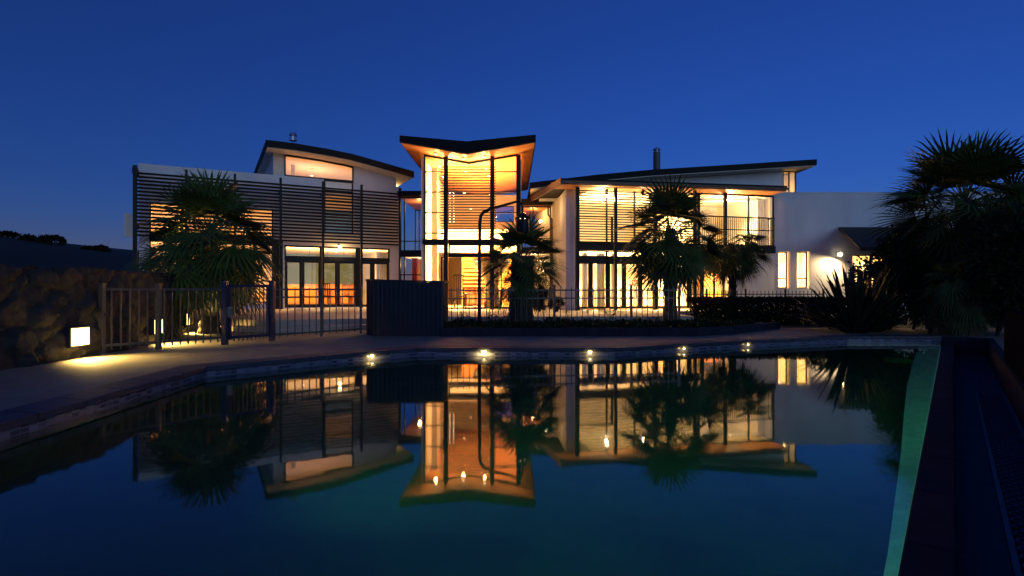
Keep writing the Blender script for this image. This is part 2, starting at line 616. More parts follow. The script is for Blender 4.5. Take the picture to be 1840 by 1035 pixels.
def leafmass(mb, c, rad, clumps, per, ln, rng, wr=0.45, low=-0.6):
    c = Vector(c)
    for _ in range(clumps):
        d = rnd_dir(rng)
        if d.z < low:
            d.z = -d.z
        r = rng.uniform(0.45, 1.0)
        p = c + Vector((d.x * rad[0], d.y * rad[1], d.z * rad[2])) * r
        cr = min(rad) * rng.uniform(0.18, 0.36)
        for _ in range(per):
            q = rnd_dir(rng)
            pp = p + q * cr * rng.uniform(0.2, 1.0)
            dd = (q + d * 0.6 + Vector((0, 0, 0.2))).normalized()
            leaf(mb, pp, dd, ln * rng.uniform(0.6, 1.2), ln * wr, rng)


def fan(mb, base, d, pet, rad, rng, droop=0.25, nseg=24, spread=125, solid=0.38):
    """a fan palm frond: petiole and pleated fan of tapering segments"""
    d = d.normalized()
    g = Vector((0, 0, -1))
    pts = [base + d * pet * k / 4 + g * droop * pet * (k / 4) ** 2 * 0.5 for k in range(5)]
    mb.tube(pts, [0.016, 0.014, 0.012, 0.011, 0.010], n=4, cap=False)
    e0 = pts[-1]
    D = (pts[-1] - pts[-2]).normalized()
    D = (D + g * droop * 0.35).normalized()
    Sx = D.cross(Vector((0, 0, 1)))
    if Sx.length < 0.15:
        Sx = D.cross(Vector((math.cos(rng.random() * 6), math.sin(rng.random() * 6), 0)))
    Sx.normalize()
    tw = rng.uniform(-0.5, 0.5)
    Nn = Sx.cross(D)
    Sx = (Sx * math.cos(tw) + Nn * math.sin(tw)).normalized()
    Nn = Sx.cross(D).normalized()
    da = R(2 * spread / nseg)
    for k in range(nseg):
        a = -R(spread) + da * (k + 0.5)
        dk = D * math.cos(a) + Sx * math.sin(a)
        pk = -D * math.sin(a) + Sx * math.cos(a)
        L_ = rad * (0.62 + 0.38 * math.cos(a * 0.62)) * rng.uniform(0.9, 1.06)
        cup = 0.18 * rad * (1 - math.cos(a))            # fan folds like a shallow cone
        rs = L_ * solid
        hw = rs * math.tan(da / 2)
        m0 = e0 + dk * rs + Nn * (cup * .5) + g * droop * rs * 0.12
        mid = e0 + dk * L_ * 0.78 + Nn * cup * .8 + g * droop * L_ * 0.30
        tip = e0 + dk * L_ + Nn * cup + g * (droop * L_ * rng.uniform(0.42, 0.85))
        ridge = Nn * hw * 0.6
        mb.add([e0, m0 - pk * hw, m0 + ridge, m0 + pk * hw, mid - pk * hw * .55, mid + pk * hw * .55, tip],
               [(0, 1, 2), (0, 2, 3), (1, 4, 5, 2), (2, 5, 3), (4, 6, 5)])


def palm(name, label, loc, seed, trunk_h, trunk_r, n, pet, rad, emax=85, emin=-45, skirt=10, droop=0.3, flare=1.4, group='fan palms around the pool fence'):
    rng = random.Random(seed)
    g_ = thing(name, label, 'palm tree', loc, 0, group)
    base = Vector(loc)
    mb = MB()
    k = 26
    pts = []; rr = []
    lean = Vector((rng.uniform(-.03, .03), rng.uniform(-.03, .03), 0))
    for i in range(k + 1):
        f = i / k
        pts.append(base + Vector((0, 0, -0.05 + (trunk_h + 0.05) * f)) + lean * (f * trunk_h))
        fl = 1 + (flare - 1) * max(0, 1 - f * 4)
        rr.append(trunk_r * fl * (1 + 0.10 * ((i % 2) - 0.5) + rng.uniform(-.04, .04)) * (1 - 0.12 * f))
    mb.tube(pts, rr, n=14)
    # leaf bases sticking out of the fibre
    top = pts[-1]
    for i in range(70):
        f = rng.uniform(0.25, 1.0)
        an = rng.uniform(0, 6.283)
        o = Vector((math.cos(an), math.sin(an), 0))
        p = base + lean * (f * trunk_h) + Vector((0, 0, trunk_h * f)) + o * trunk_r * 0.85
        mb.bar(p, p + o * 0.07 + Vector((0, 0, 0.10)), 0.035, 0.015)
    mb.build('trunk', M['trunk'], g_, smooth=False)
    mb = MB()
    for i in range(n):
        f = (i + 0.5) / n
        el = emin + (emax - emin) * (1 - f ** 0.85)
        el += rng.uniform(-9, 9)
        az = i * 2.39996 + rng.uniform(-.35, .35)
        d = Vector((math.cos(az) * math.cos(R(el)), math.sin(az) * math.cos(R(el)), math.sin(R(el))))
        pl = pet * rng.uniform(0.75, 1.15) * (0.75 + 0.25 * math.cos(R(el)))
        rd = rad * rng.uniform(0.82, 1.08)
        fan(mb, top + Vector((0, 0, -0.30 * f)) + d * trunk_r * .5, d, pl, rd, rng, droop=droop * (0.5 + max(0.0, math.cos(R(el)))),
            spread=rng.uniform(105, 140))
    mb.build('crown', M['palm'], g_, fix=False)
    if skirt:
        mb = MB()
        for i in range(skirt):
            az = i * 2.39996 + rng.uniform(-.4, .4)
            el = rng.uniform(-75, -50)
            d = Vector((math.cos(az) * math.cos(R(el)), math.sin(az) * math.cos(R(el)), math.sin(R(el))))
            fan(mb, top + Vector((0, 0, -0.35)) + Vector((math.cos(az), math.sin(az), 0)) * trunk_r, d, pet * .7, rad * .85, rng, droop=0.6, spread=80, solid=.5)
        mb.build('dead_leaf_skirt', M['palmdry'], g_, fix=False)
    return g_


palm('fan_palm', 'bushy low fan palm behind the pool gate, lit yellow from below', (-7.60, 14.3, 0), 11,
     2.50, 0.20, 54, 0.92, 1.10, emin=-58, skirt=7, droop=0.34)
palm('fan_palm', 'short thick trunked fan palm behind the fence under the hooded lantern', (0.23, 15.35, 0.05), 22,
     1.95, 0.33, 30, 0.55, 0.84, emin=-30, skirt=5, droop=0.20, flare=1.3)
palm('fan_palm', 'tallest dense fan palm in front of the right wing louvres', (4.62, 16.6, 0.05), 33,
     2.80, 0.18, 42, 0.84, 1.02, emin=-48, skirt=4, droop=0.22, flare=1.3)
palm('fan_palm', 'slim fan palm with flat topped crown below the balcony', (7.75, 20.0, 0.05), 44,
     2.65, 0.14, 36, 0.66, 0.80, emax=38, emin=-42, skirt=3, droop=0.24, flare=1.2)
palm('fan_palm', 'large dark fan palm at the right rising above the shrubs against the sky', (12.1, 15.0, 0), 55,
     3.45, 0.24, 56, 1.0, 1.25, emin=-38, skirt=8, droop=0.18)
palm('fan_palm', 'low fan palm with hanging fronds beside the far end of the boundary wall', (10.75, 13.75, 0), 66,
     1.25, 0.16, 26, 0.42, 0.55, emin=-65, skirt=8, droop=0.55)


def shrub(name, label, cat, c, rad, clumps, per, ln, seed, mat='leaf', stem=True, group=None):
    rng = random.Random(seed)
    g_ = thing(name, label, cat, (c[0], c[1], c[2]), 0, group)
    mb = MB()
    if stem:
        for i in range(6):
            an = rng.uniform(0, 6.28)
            q = Vector((math.cos(an) * rad[0] * .5, math.sin(an) * rad[1] * .5, rad[2] * 1.2))
            b = Vector(c)
            mb.tube([b + q * .02 - Vector((0, 0, .03)), b + q * .45 + Vector((0, 0, .1)), b + q], [0.035, 0.025, 0.012], n=5)
        mb.build('stem', M['bark'], g_)
    mb = MB()
    leafmass(mb, (c[0], c[1], c[2] + rad[2] * .95), rad, clumps, per, ln, rng)
    mb.build('foliage', M[mat], g_, fix=False)
    return g_


SG = 'dark shrubs massed at the right end of the pool'
shrub('shrub', 'broad dark shrub under the porch roof with house lights glinting through', 'shrub', (10.35, 15.6, 0), (1.05, .9, 1.12), 100, 30, .14, 1, group=SG)
shrub('shrub', 'tall black shrub standing left of the large palm trunk', 'shrub', (11.0, 15.6, 0), (1.25, .9, 1.45), 190, 38, .15, 2, group=SG)
shrub('shrub', 'dense dark shrub at the foot of the large palm', 'shrub', (12.6, 14.0, 0), (1.2, .9, 1.50), 230, 40, .15, 3, group=SG)
shrub('shrub', 'full dark shrub between the flax clumps and the large palm', 'shrub', (11.25, 14.7, 0), (.95, .7, 1.05), 120, 38, .14, 14, group=SG)
shrub('shrub', 'tall dark shrub behind the boundary wall at the right edge', 'shrub', (11.75, 12.9, 0), (1.35, 1.0, 1.6), 230, 40, .16, 4, group=SG)
shrub('shrub', 'low dark shrub filling the gap beside the end of the boundary wall', 'shrub', (11.55, 13.55, 0), (.75, .45, .50), 90, 34, .11, 15, group=SG)
shrub('shrub', 'rounded olive shrub beside the far corner of the pool', 'shrub', (10.35, 14.1, 0), (.75, .6, .55), 60, 30, .12, 5, group=SG)
shrub('shrub', 'low dark shrub beside the flax clump at the deck end', 'shrub', (8.75, 15.6, 0), (.9, .6, .45), 60, 30, .10, 6, group=SG)
shrub('shrub', 'small round clipped bush on the terrace against the return wall', 'shrub', (1.62, 20.6, .29), (.34, .34, .26), 40, 30, .07, 7)
shrub('shrub', 'small low plant left of the clipped bush on the terrace', 'shrub', (1.0, 20.8, .29), (.28, .24, .16), 26, 24, .08, 8)


def tree(name, label, loc, h, tr, rad, clumps, per, ln, seed, group=None):
    rng = random.Random(seed)
    g_ = thing(name, label, 'tree', loc, 0, group)
    b = Vector(loc)
    mb = MB()
    th = h - rad[2]
    mb.tube([b - Vector((0, 0, .2)), b + Vector((.05, 0, th * .5)), b + Vector((0, .05, th))], [tr * 1.3, tr, tr * .7], n=8)
    for i in range(7):
        an = i * 0.9 + rng.uniform(-.3, .3)
        q = Vector((math.cos(an) * rad[0] * .6, math.sin(an) * rad[1] * .6, rad[2] * rng.uniform(.2, .8)))
        mb.tube([b + Vector((0, 0, th * .8)), b + Vector((0, 0, th)) + q * .5, b + Vector((0, 0, th)) + q], [tr * .5, tr * .3, tr * .12], n=5)
    mb.build('trunk', M['bark'], g_)
    mb = MB()
    leafmass(mb, b + Vector((0, 0, th)), rad, clumps, per, ln, rng)
    mb.build('crown', M['leaf'], g_, fix=False)


tree('broadleaf_tree', 'dark broadleaf tree rising behind the big palm at the right edge', (14.1, 15.6, 0), 4.0, .16, (1.7, 1.4, 1.9), 190, 34, .20, 9)
HG = 'trees on the hill crest'
for i, (px, y, wpx, hpx, lab) in enumerate([
        (50, 118, 13, 8, 'small rounded tree on the hill crest, left of the wider clump'),
        (92, 118, 22, 13, 'wide spreading tree, largest on the hill crest'),
        (12, 120, 20, 8, 'low broad tree at the far left end of the hill crest'),
        (182, 118, 14, 8, 'small tree low on the hill crest nearest the house'),
        (160, 118, 12, 5, 'lowest scrubby tree on the falling hill crest')]):
    x = (px - CX) / F * y
    z = hill_h(x, y)
    w_ = wpx / F * y; h_ = hpx / F * y
    tree('hill_tree', lab, (x, y, z - .2), h_ * 1.25, .15, (w_, w_ * .8, h_ * .62), 60, 26, .55, 70 + i, HG)

# spiky flax clumps
def flax(label, loc, n, ln, seed, mat='flax', name='flax_plant', spread=(20, 85), wd_=.085, group=None):
    rng = random.Random(seed)
    mb = MB()
    b = Vector(loc)
    for i in range(n):
        az = rng.uniform(0, 6.283); el = R(rng.uniform(*spread))
        d = Vector((math.cos(az) * math.cos(el), math.sin(az) * math.cos(el), math.sin(el)))
        L_ = ln * rng.uniform(.6, 1.1)
        side = d.cross(Vector((0, 0, 1))).normalized() * wd_ * .5
        p0 = b + Vector((d.x, d.y, 0)) * .06 * n ** .3
        drp = math.cos(el) * .25
        p1 = p0 + d * L_ * .5 - Vector((0, 0, drp * L_ * .15)); p2 = p0 + d * L_ * .85 - Vector((0, 0, drp * L_ * .5))
        p3 = p0 + d * L_ - Vector((0, 0, drp * L_ * .9))
        mb.add([p0 - side * .6, p0 + side * .6, p1 + side, p1 - side, p2 + side * .6, p2 - side * .6, p3],
               [(0, 1, 2, 3), (3, 2, 4, 5), (5, 4, 6)])
    o = mb.build(name, M[mat], at=loc, fix=False)
    tag(o, label, 'plant', group)
    return o


FG = 'spiky flax clumps at the deck end'
flax('big spiky dark flax clump silhouetted against the lit white wall', (8.65, 14.4, 0), 150, 1.95, 5, group=FG)
flax('smaller spiky flax right behind the big clump, under the porch edge', (9.5, 14.9, 0), 120, 1.75, 6, group=FG)
GG = 'grassy plants along the white wall'
for i, (x, lab) in enumerate([(9.0, 'low grass tuft left of the two narrow windows'), (10.55, 'tall grass tuft below the left narrow window'),
                              (11.3, 'tallest grass tuft between the narrow windows'), (12.2, 'grass tuft below the right narrow window'),
                              (13.0, 'short grass tuft beneath the bright wall lamp')]):
    flax(lab, (x, 22.4 + .2 * (i % 2), 0), 60, .75 + .14 * (i == 2), 30 + i, 'litgrass', 'grass_tuft', (45, 88), .022, GG)

p = Vector((-6.95, 13.55, .10))
g_ = thing('garden_spotlight', 'small garden spotlight at the foot of the bushy palm behind the gate', 'garden light', p)
mb = MB(); mb.tube([p + Vector((0, 0, -.12)), p + Vector((0, 0, -.02))], .012, 6); mb.build('stake', M['metal'], g_)
mb = MB(); mb.tube([p + Vector((.03, -.03, -.02)), p + Vector((-.03, .05, .07))], [.035, .045], 10); mb.build('housing', M['metal'], g_)
lamp(p + Vector((-.04, .06, .10)), 150, (1, .78, .25), .04, parent=g_, kind='SPOT', spot=95, rot=(Vector((-.55, .55, 1.6))).to_track_quat('-Z', 'Y').to_euler())

# clipped hedge
g_ = thing('hedge', 'long low clipped black hedge in front of the far right fence', 'hedge', (8.0, 18.4, 0))
mb = MB(); rng = random.Random(4)
for i in range(20000):
    x = rng.uniform(5.75, 10.6); y = 18.0 + rng.uniform(0, .9); z = rng.uniform(0, .78)
    f = rng.random()
    if f < .5: z = .78 + rng.gauss(0, .02)
    elif f < .85: y = 18.0 + rng.gauss(0, .02)
    leaf(mb, Vector((x, y, z)), rnd_dir(rng), .09, .06, rng)
mb.build('foliage', M['leaf'], g_, fix=False)
mb = MB()
for i in range(12):
    x = 5.95 + i * .4
    mb.tube([(x, 18.45, -.03), (x + .05, 18.45, .4), (x, 18.5, .7)], [.03, .02, .01], n=5)
mb.build('stem', M['bark'], g_)

# planting bed with ground cover
mb = MB()
bed = [(-1.66, 13.4), (4.25, 13.4), (5.4, 14.0), (7.4, 15.9), (7.4, 17.1), (-1.66, 16.7)]
mb.vprism(bed, -0.05, 0.13)
mb.build('planting_bed', M['soil'], kind='structure')
mb = MB()
pts = bed[:4]
o2 = offset_line(pts, -.09)
for i in range(3):
    P = [pts[i], pts[i + 1], o2[i + 1], o2[i]]
    mb.vprism([(p[0], p[1]) for p in P], -.05, .20)
mb.build('bed_kerb', M['slate'], kind='structure', bevel=.01)
mb = MB(); rng = random.Random(8)
for i in range(1500):
    x = rng.uniform(-1.6, 7.2); y = rng.uniform(13.5, 15.6)
    if x > 4.2 and y < 13.5 + (x - 4.2) * .78: continue
    h = .22 * (.6 + .8 * abs(noise.noise(Vector((x * 1.3, y * 1.3, 0)))) * 1.6)
    for k in range(9):
        d = rnd_dir(rng); d.z = abs(d.z) + .5; d.normalize()
        leaf(mb, Vector((x + rng.uniform(-.06, .06), y + rng.uniform(-.06, .06), .12 + rng.random() * h * .5)), d, h * .6, .05, rng)
gc = mb.build('ground_cover', M['leaf'], kind='stuff', fix=False)
gc['label'] = 'low leafy ground cover in the planting bed'
# thin upright seed heads
for i, (x, y) in enumerate([(-1.25, 14.9), (-.55, 14.9), (-.1, 15.0), (1.5, 15.1), (2.6, 15.2)]):
    mb = MB(); rng = random.Random(90 + i)
    for k in range(5):
        a = Vector((x + rng.uniform(-.1, .1), y + rng.uniform(-.1, .1), .1))
        b = a + Vector((rng.uniform(-.1, .1), rng.uniform(-.05, .05), rng.uniform(.35, .5)))
        mb.tube([a, a.lerp(b, .5), b], [.006, .005, .004], n=4)
        for q in range(7):
            leaf(mb, a.lerp(b, rng.uniform(.3, 1)), rnd_dir(rng), .07, .03, rng)
    o = mb.build('seedling', M['leaf'], at=(x, y, .1), fix=False)
    tag(o, ['thin leafy sprig at the left end of the bed by the cladding', 'thin leafy sprig left of the lantern pole', 'thin leafy sprig between lantern pole and palm',
            'thin leafy sprig right of the thick palm trunk', 'thin leafy sprig in front of the return wall'][i], 'plant', 'thin sprigs in the planting bed')

# ------------------------------------------------------------------ stone wall with brick lights
def wall_x(y):
    if y < 9.8: return -6.9
    t = (y - 9.8)
    return -6.9 - .10 * t - .043 * t * t if t < 6 else -9.05 - .62 * (t - 6)


g_ = thing('stone_wall', 'rough dark basalt rock wall along the left of the deck and path', 'wall', (-6.9, 9, 0))
mb = MB()
ys = [1.0 + i * .05 for i in range(338)]
zs = [-.05 + i * .05 for i in range(31)]


def rock(y, z):
    q = Vector((y * 2.6 + .25 * noise.noise(Vector((y * 2, z * 2, 9))), z * 3.6 + .25 * noise.noise(Vector((y * 2, z * 2, 4))), 0.3))
    d, pt = noise.voronoi(q)
    gap = max(0.0, min(1.0, (d[1] - d[0]) / .22)); gap = gap ** .5
    c = pt[0]
    hgt = .10 + .05 * noise.cell(c * 7.3) + ((q - c).x * noise.cell(c * 3.1 + Vector((3, 1, 0))) + (q - c).y * noise.cell(c * 5.7)) * .05
    return hgt * gap + .05 * noise.noise(Vector((y * .8, z * 1.2, 7))) + .018 * noise.noise(Vector((y * 12, z * 12, 1)))


for y in ys:
    x = wall_x(y)
    topj = .05 * noise.noise(Vector((y * .9, 0, 2)))
    for k, z in enumerate(zs):
        zz = z * (1 + topj * .6)
        mb.v.append(Vector((x - .10 + rock(y, z) - .05 * z, y, zz)))
    for k in range(6):
        mb.v.append(Vector((x - .2 - .1 * k, y, zs[-1] * (1 + topj * .6) + .04 * noise.noise(Vector((y * 3, k * .6, 5))))))
    mb.v.append(Vector((x - .75, y, -.05)))
rowl = len(zs) + 7
for i in range(len(ys) - 1):
    for k in range(rowl - 1):
        q = i * rowl + k
        mb.f.append((q, q + rowl, q + rowl + 1, q + 1))
mb.build('rockwork', M['rock'], g_, smooth=True, fix=False)

BL = 'glowing brick lights set in the rock wall'
for i, (y, lab) in enumerate([(8.98, 'brightest square brick light in the rock wall, left of the fence post'),
                              (11.4, 'second brick light in the rock wall, seen through the fence bars'),
                              (14.2, 'farthest narrow brick light in the rock wall near the bushy palm')]):
    x = wall_x(y) + .07
    dy = (wall_x(y + .2) - wall_x(y - .2)) / .4
    ang = math.atan2(-dy, 1)            # wall direction
    g_ = thing('brick_light', lab, 'wall light', (x, y, .36), 0, BL)
    mb = MB(); mb.box(-.16, .0, -.19, .19, -.165, .165); mb.box(0, .10, -.19, .19, .14, .165)
    hs = mb.build('housing', M['corr'], None); hs.parent = g_
    mb = MB(); mb.box(.0, .035, -.165, .165, -.14, .135)
    df = mb.build('diffuser', M['bulbsoft'], None); df.parent = g_
    g_.rotation_euler = (0, 0, -math.atan(dy) * 1.0)
    l = lamp((0, 0, 0), 0, AMBER, .06, kind='SPOT', spot=140, rot=(0, R(-30), 0)); l.parent = g_; l.location = (.12, 0, -.02); l.data.energy = [260, 190, 200][i]; l.data.color = AMBER
    l.data.name = l.name = 'brick_light_glow'

# ------------------------------------------------------------------ fences
def lerp2(a, b, t): return (a[0] + (b[0] - a[0]) * t, a[1] + (b[1] - a[1]) * t)


def fence(label, p0, p1, z0, z1, post_ts, nb, rails, name='pool_fence', pw=.06, mat='fence', group='sections of black pool fence', tip=.06, low=.07):
    m = lerp2(p0, p1, .5)
    g_ = thing(name, label, 'fence', (m[0], m[1], z0), 0, group)
    mb = MB()
    for i in range(1, nb):
        x, y = lerp2(p0, p1, i / nb)
        mb.box(x - .010, x + .010, y - .010, y + .010, z0 + low, z1)
        if tip:
            mb.add([(x - .010, y - .010, z1), (x + .010, y - .010, z1), (x + .010, y + .010, z1), (x - .010, y + .010, z1), (x, y, z1 + .045)],
                   [(0, 1, 4), (1, 2, 4), (2, 3, 4), (3, 0, 4)])
    mb.build('bar_panel', M[mat], g_)
    for r_ in rails:
        mb = MB(); mb.bar((p0[0], p0[1], r_), (p1[0], p1[1], r_), .032, .036); mb.build('rail', M[mat], g_)
    for t in post_ts:
        x, y = lerp2(p0, p1, t)
        mb = MB(); mb.box(x - pw / 2, x + pw / 2, y - pw / 2, y + pw / 2, z0 - .02, z1 + .07)
        mb.box(x - pw * .6, x + pw * .6, y - pw * .6, y + pw * .6, z1 + .07, z1 + .085)
        po = mb.build('post', M[mat], g_)
        mb = MB(); mb.box(x - pw * .95, x + pw * .95, y - pw * .95, y + pw * .95, z0 - .005, z0 + .012)
        mb.build('foot_plate', M['steel'], po)
    return g_


A, B = (-6.92, 9.6), (-3.72, 14.0)
def along(px):
    a = (px - CX) / F
    # intersection of the sight line with the fence line
    dx, dy = B[0] - A[0], B[1] - A[1]
    t = (a * A[1] - A[0]) / (dx - a * dy)
    return (A[0] + dx * t, A[1] + dy * t), t
gp0 = along(404)[0]; gp1 = along(489)[0]
fence('pool fence section from the rock wall to the gate, thick pale end post at left', A, gp0, 0, 1.12, (0.0, .42), 15, (.15, 1.10), pw=.075, tip=0)
fence('pool fence section between the gate and the dark clad enclosure', gp1, B, 0, 1.13, (.52, 1.0), 13, (.13, .93, 1.10), pw=.05)
fence('pool fence section in front of the thick palm, ending before the tall palm', (-1.66, 14.25), (4.45, 15.15), 0, 1.13, (0.0, .45, .785, 1.0), 42, (.13, .87, 1.08))
fence('far pool fence section behind the clipped hedge by the white wall', (6.05, 19.8), (11.0, 20.1), 0, 1.03, (.15, .33, .43, .72, 1.0), 35, (.15, .93))

g_ = thing('pool_gate', 'blue black pool gate with thick posts standing in the left fence', 'gate', (gp0[0], gp0[1], 0))
for (x, y) in (gp0, gp1):
    mb = MB(); mb.box(x - .05, x + .05, y - .05, y + .05, -.02, 1.25); mb.box(x - .058, x + .058, y - .058, y + .058, 1.25, 1.27)
    mb.build('post', M['gate'], g_)
d = Vector((gp1[0] - gp0[0], gp1[1] - gp0[1])); L_ = d.length; d /= L_
q0 = Vector(gp0) + d * .10; q1 = Vector(gp1) - d * .10
mb = MB()
for z in (.14, 1.17):
    mb.bar((q0.x, q0.y, z), (q1.x, q1.y, z), .045, .055)
for q in (q0, q1):
    mb.bar((q.x, q.y, .10), (q.x, q.y, 1.20), .05, .05)
mb.build('frame', M['gate'], g_)
mb = MB()
for i in range(1, 9):
    q = q0.lerp(q1, i / 9)
    mb.box(q.x - .010, q.x + .010, q.y - .010, q.y + .010, .06, 1.15)
mb.build('bar_panel', M['fence'], g_)
mb = MB(); mb.box(q0.x - .06, q0.x + .03, q0.y - .045, q0.y + .045, .55, .75); mb.build('latch', M['steel'], g_)

# ribbed enclosure
g_ = thing('equipment_enclosure', 'dark ribbed metal clad equipment enclosure standing between the fence sections', 'enclosure', (-2.5, 13.8, 0))
line = [(-3.62, 14.2), (-3.50, 13.75), (-3.28, 13.48), (-2.95, 13.40), (-1.64, 13.36), (-1.60, 14.2)]
mb = MB()
poly = []
ns = 0
for i in range(len(line) - 1):
    a, b = Vector(line[i]), Vector(line[i + 1])
    k = max(1, int((b - a).length / .018))
    nrm = Vector((b.y - a.y, -(b.x - a.x))).normalized()
    for j in range(k):
        p = a.lerp(b, j / k)
        ph = (ns % 6); ns += 1
        p += nrm * (.016 if ph in (0, 1, 2) else 0)
        poly.append(p)
nb_ = len(poly)
def etop(p): return 1.285 + .018 * math.sin(p.x * 2.2 + 2.6) + .015 * (p.x < -3.2)
for p in poly: mb.v.append(Vector((p.x, p.y, -.01)))
for p in poly: mb.v.append(Vector((p.x, p.y, etop(p))))
for i in range(nb_ - 1):
    mb.f.append((i, i + 1, nb_ + i + 1, nb_ + i))
mb.build('cladding', M['corr'], g_, fix=False)
mb = MB()
cl = [Vector(p) for p in line]
for i in range(len(cl) - 1):
    mb.bar((cl[i].x, cl[i].y, etop(cl[i]) + .012), (cl[i + 1].x, cl[i + 1].y, etop(cl[i + 1]) + .012), .07, .04)
mb.build('cap_rail', M['corr'], g_)
mb = MB(); mb.vprism([(p[0], p[1]) for p in [(-3.55, 14.15), (-3.42, 13.8), (-3.22, 13.55), (-2.93, 13.47), (-1.70, 13.43), (-1.66, 14.15)]], -.01, 1.20)
mb.build('inner_box', M['corr'], g_)

# ------------------------------------------------------------------ hooded lantern on a bent pole
g_ = thing('lantern_post', 'dark bent pole with hooded hanging lantern above the thick palm', 'lamp post', (-.80, 13.95, 0))
def lp(px, py, d=13.95): return Vector(((px - CX) / F * d, d, EYE - (py - HY) / F * d))
mb = MB()
pts = [Vector((-.80, 13.95, -.02)), Vector((-.80, 13.95, 1.2)), lp(862, 400), lp(864, 388), lp(869, 381), lp(880, 376), lp(905, 369), lp(925, 363), lp(932, 362), lp(937, 366), lp(939, 374), lp(939, 384)]
mb.tube(pts, [.045, .042, .040, .040, .040, .038, .034, .030, .028, .026, .024, .022], n=10)
mb.build('pole', M['post'], g_, smooth=True)
c = lp(939, 384)
mb = MB(); mb.lathe((c.x, c.y, c.z), [(.02, .03), (.05, .01), (.13, -.06), (.19, -.10), (.185, -.115), (.02, -.10)], 14)
mb.build('hood', M['post'], g_)
mb = MB(); mb.lathe((c.x, c.y, c.z), [(.12, -.11), (.15, -.16), (.175, -.34), (.16, -.46), (.05, -.48)], 12)
lb = mb.build('lantern_body', M['post'], g_)
for sx in (-.055, .055):
    mb = MB(); mb.lathe((c.x + sx, c.y - .145, c.z - .135), [(.003, -.010), (.012, 0), (.003, .010)], 8); mb.build('bulb', M['bulb'], lb)  # two glowing dots added as glints, the lantern itself is unlit

# ------------------------------------------------------------------ pool edge spot lights
PL = 'small spout lights along the far pool edge'
labs = ['small pool light on the left angled far edge, below the dark enclosure', 'brightest pool light on the far edge, below the lantern pole',
        'pool light on the far edge in front of the right wing doors', 'pool light at the bend of the far edge, below the tall palm', 'farthest pool light on the right part of the far edge']
spots = []
for px, seg in ((668, 2), (870, 3), (1060, 3), (1228, 4), (1343, 5)):
    a, b = POOL[seg], POOL[seg + 1]
    k = (px - CX) / F
    dx, dy = b[0] - a[0], b[1] - a[1]
    t = (k * a[1] - a[0]) / (dx - k * dy)
    nrm = Vector((dy, -dx)).normalized()
    spots.append((a[0] + dx * t, a[1] + dy * t, math.atan2(nrm.y, nrm.x)))
proto = None
for i, (x, y, an) in enumerate(spots):
    if proto is None:
        g_ = thing('pool_light', labs[0], 'pool light', (0, 0, 0), 0, PL)
        mb = MB(); mb.box(-.01, .05, -.045, .045, .02, .045); mb.build('hood', M['steel'], g_)
        mb = MB(); mb.box(-.005, .03, -.018, .018, -.007, .010); mb.build('lens', M['led'], g_)
        proto = g_
    else:
        g_ = copy_tree(proto)
    g_.location = (x, y, -.075); g_.rotation_euler = (0, 0, an); g_['label'] = labs[i]
    aim = Vector((-math.cos(an) * .75, -math.sin(an) * .75, -.66)).to_track_quat('-Z', 'Y').to_euler()
    l = lamp((x + math.cos(an) * .11, y + math.sin(an) * .12, -.060), [1.3, 4.5, .9, .4, .3][i], AMBER, .015, name='pool_light_glow', kind='DISK', rot=aim, spread=170)
    l.data.size = .05

# underwater lamps added out of view to light the right ledge and water
UG = 'unseen added underwater lamps'
for i, (p, n, w_, lab) in enumerate([((-3.98, 1.2, -.75), (1, 0, 0), 330, 'round underwater lamp added out of view in the left pool wall nearest the camera'),
                                ((-4.06, 3.2, -.75), (1, 0, 0), 430, 'round underwater lamp added out of view in the left pool wall farther from the camera'),
                                ((-1.9, -1.75, -.75), (0, 1, 0), 230, 'round underwater lamp added out of view in the near pool wall')]):
    g_ = thing('unseen_pool_lamp', lab, 'pool light', p, 0, UG)
    q = Vector(p); nv = Vector(n)
    mb = MB(); mb.tube([q - nv * .05, q + nv * .05], .10, 14); mb.build('housing', M['steel'], g_)
    mb = MB(); mb.tube([q + nv * .051, q + nv * .056], .085, 14); mb.build('lens', M['led'], g_)
    tgt = [wl(5.0, 0, -.20), wl(11.0, 0, -.15), wl(2.6, 0, -.20)][i]
    aim = (tgt - (q + nv * .15)).to_track_quat('-Z', 'Y').to_euler()
    lamp(q + nv * .15, w_, (.22, 1.0, .48), .05, parent=g_, name='underwater_light', kind='SPOT', spot=46, rot=aim)

# ------------------------------------------------------------------ the house
H = thing('house', 'modern two storey white house with butterfly roof, dark louvre screens and glowing windows', 'house', (0, 23.4, 0))
W = Frame(-13.99, 21.5, .883, .469)          # left wing
T = Frame(0, 23.4, 1, 0)                     # central tower
Rw = Frame(2.54, 22.4, .974, .225)           # right wing
Wh = Frame(0, 24.4, 1, 0)                    # white wall at the right


def part(name, mb, mat, parent=None, **k):
    return mb.build(name, M[mat], parent or H, **k)


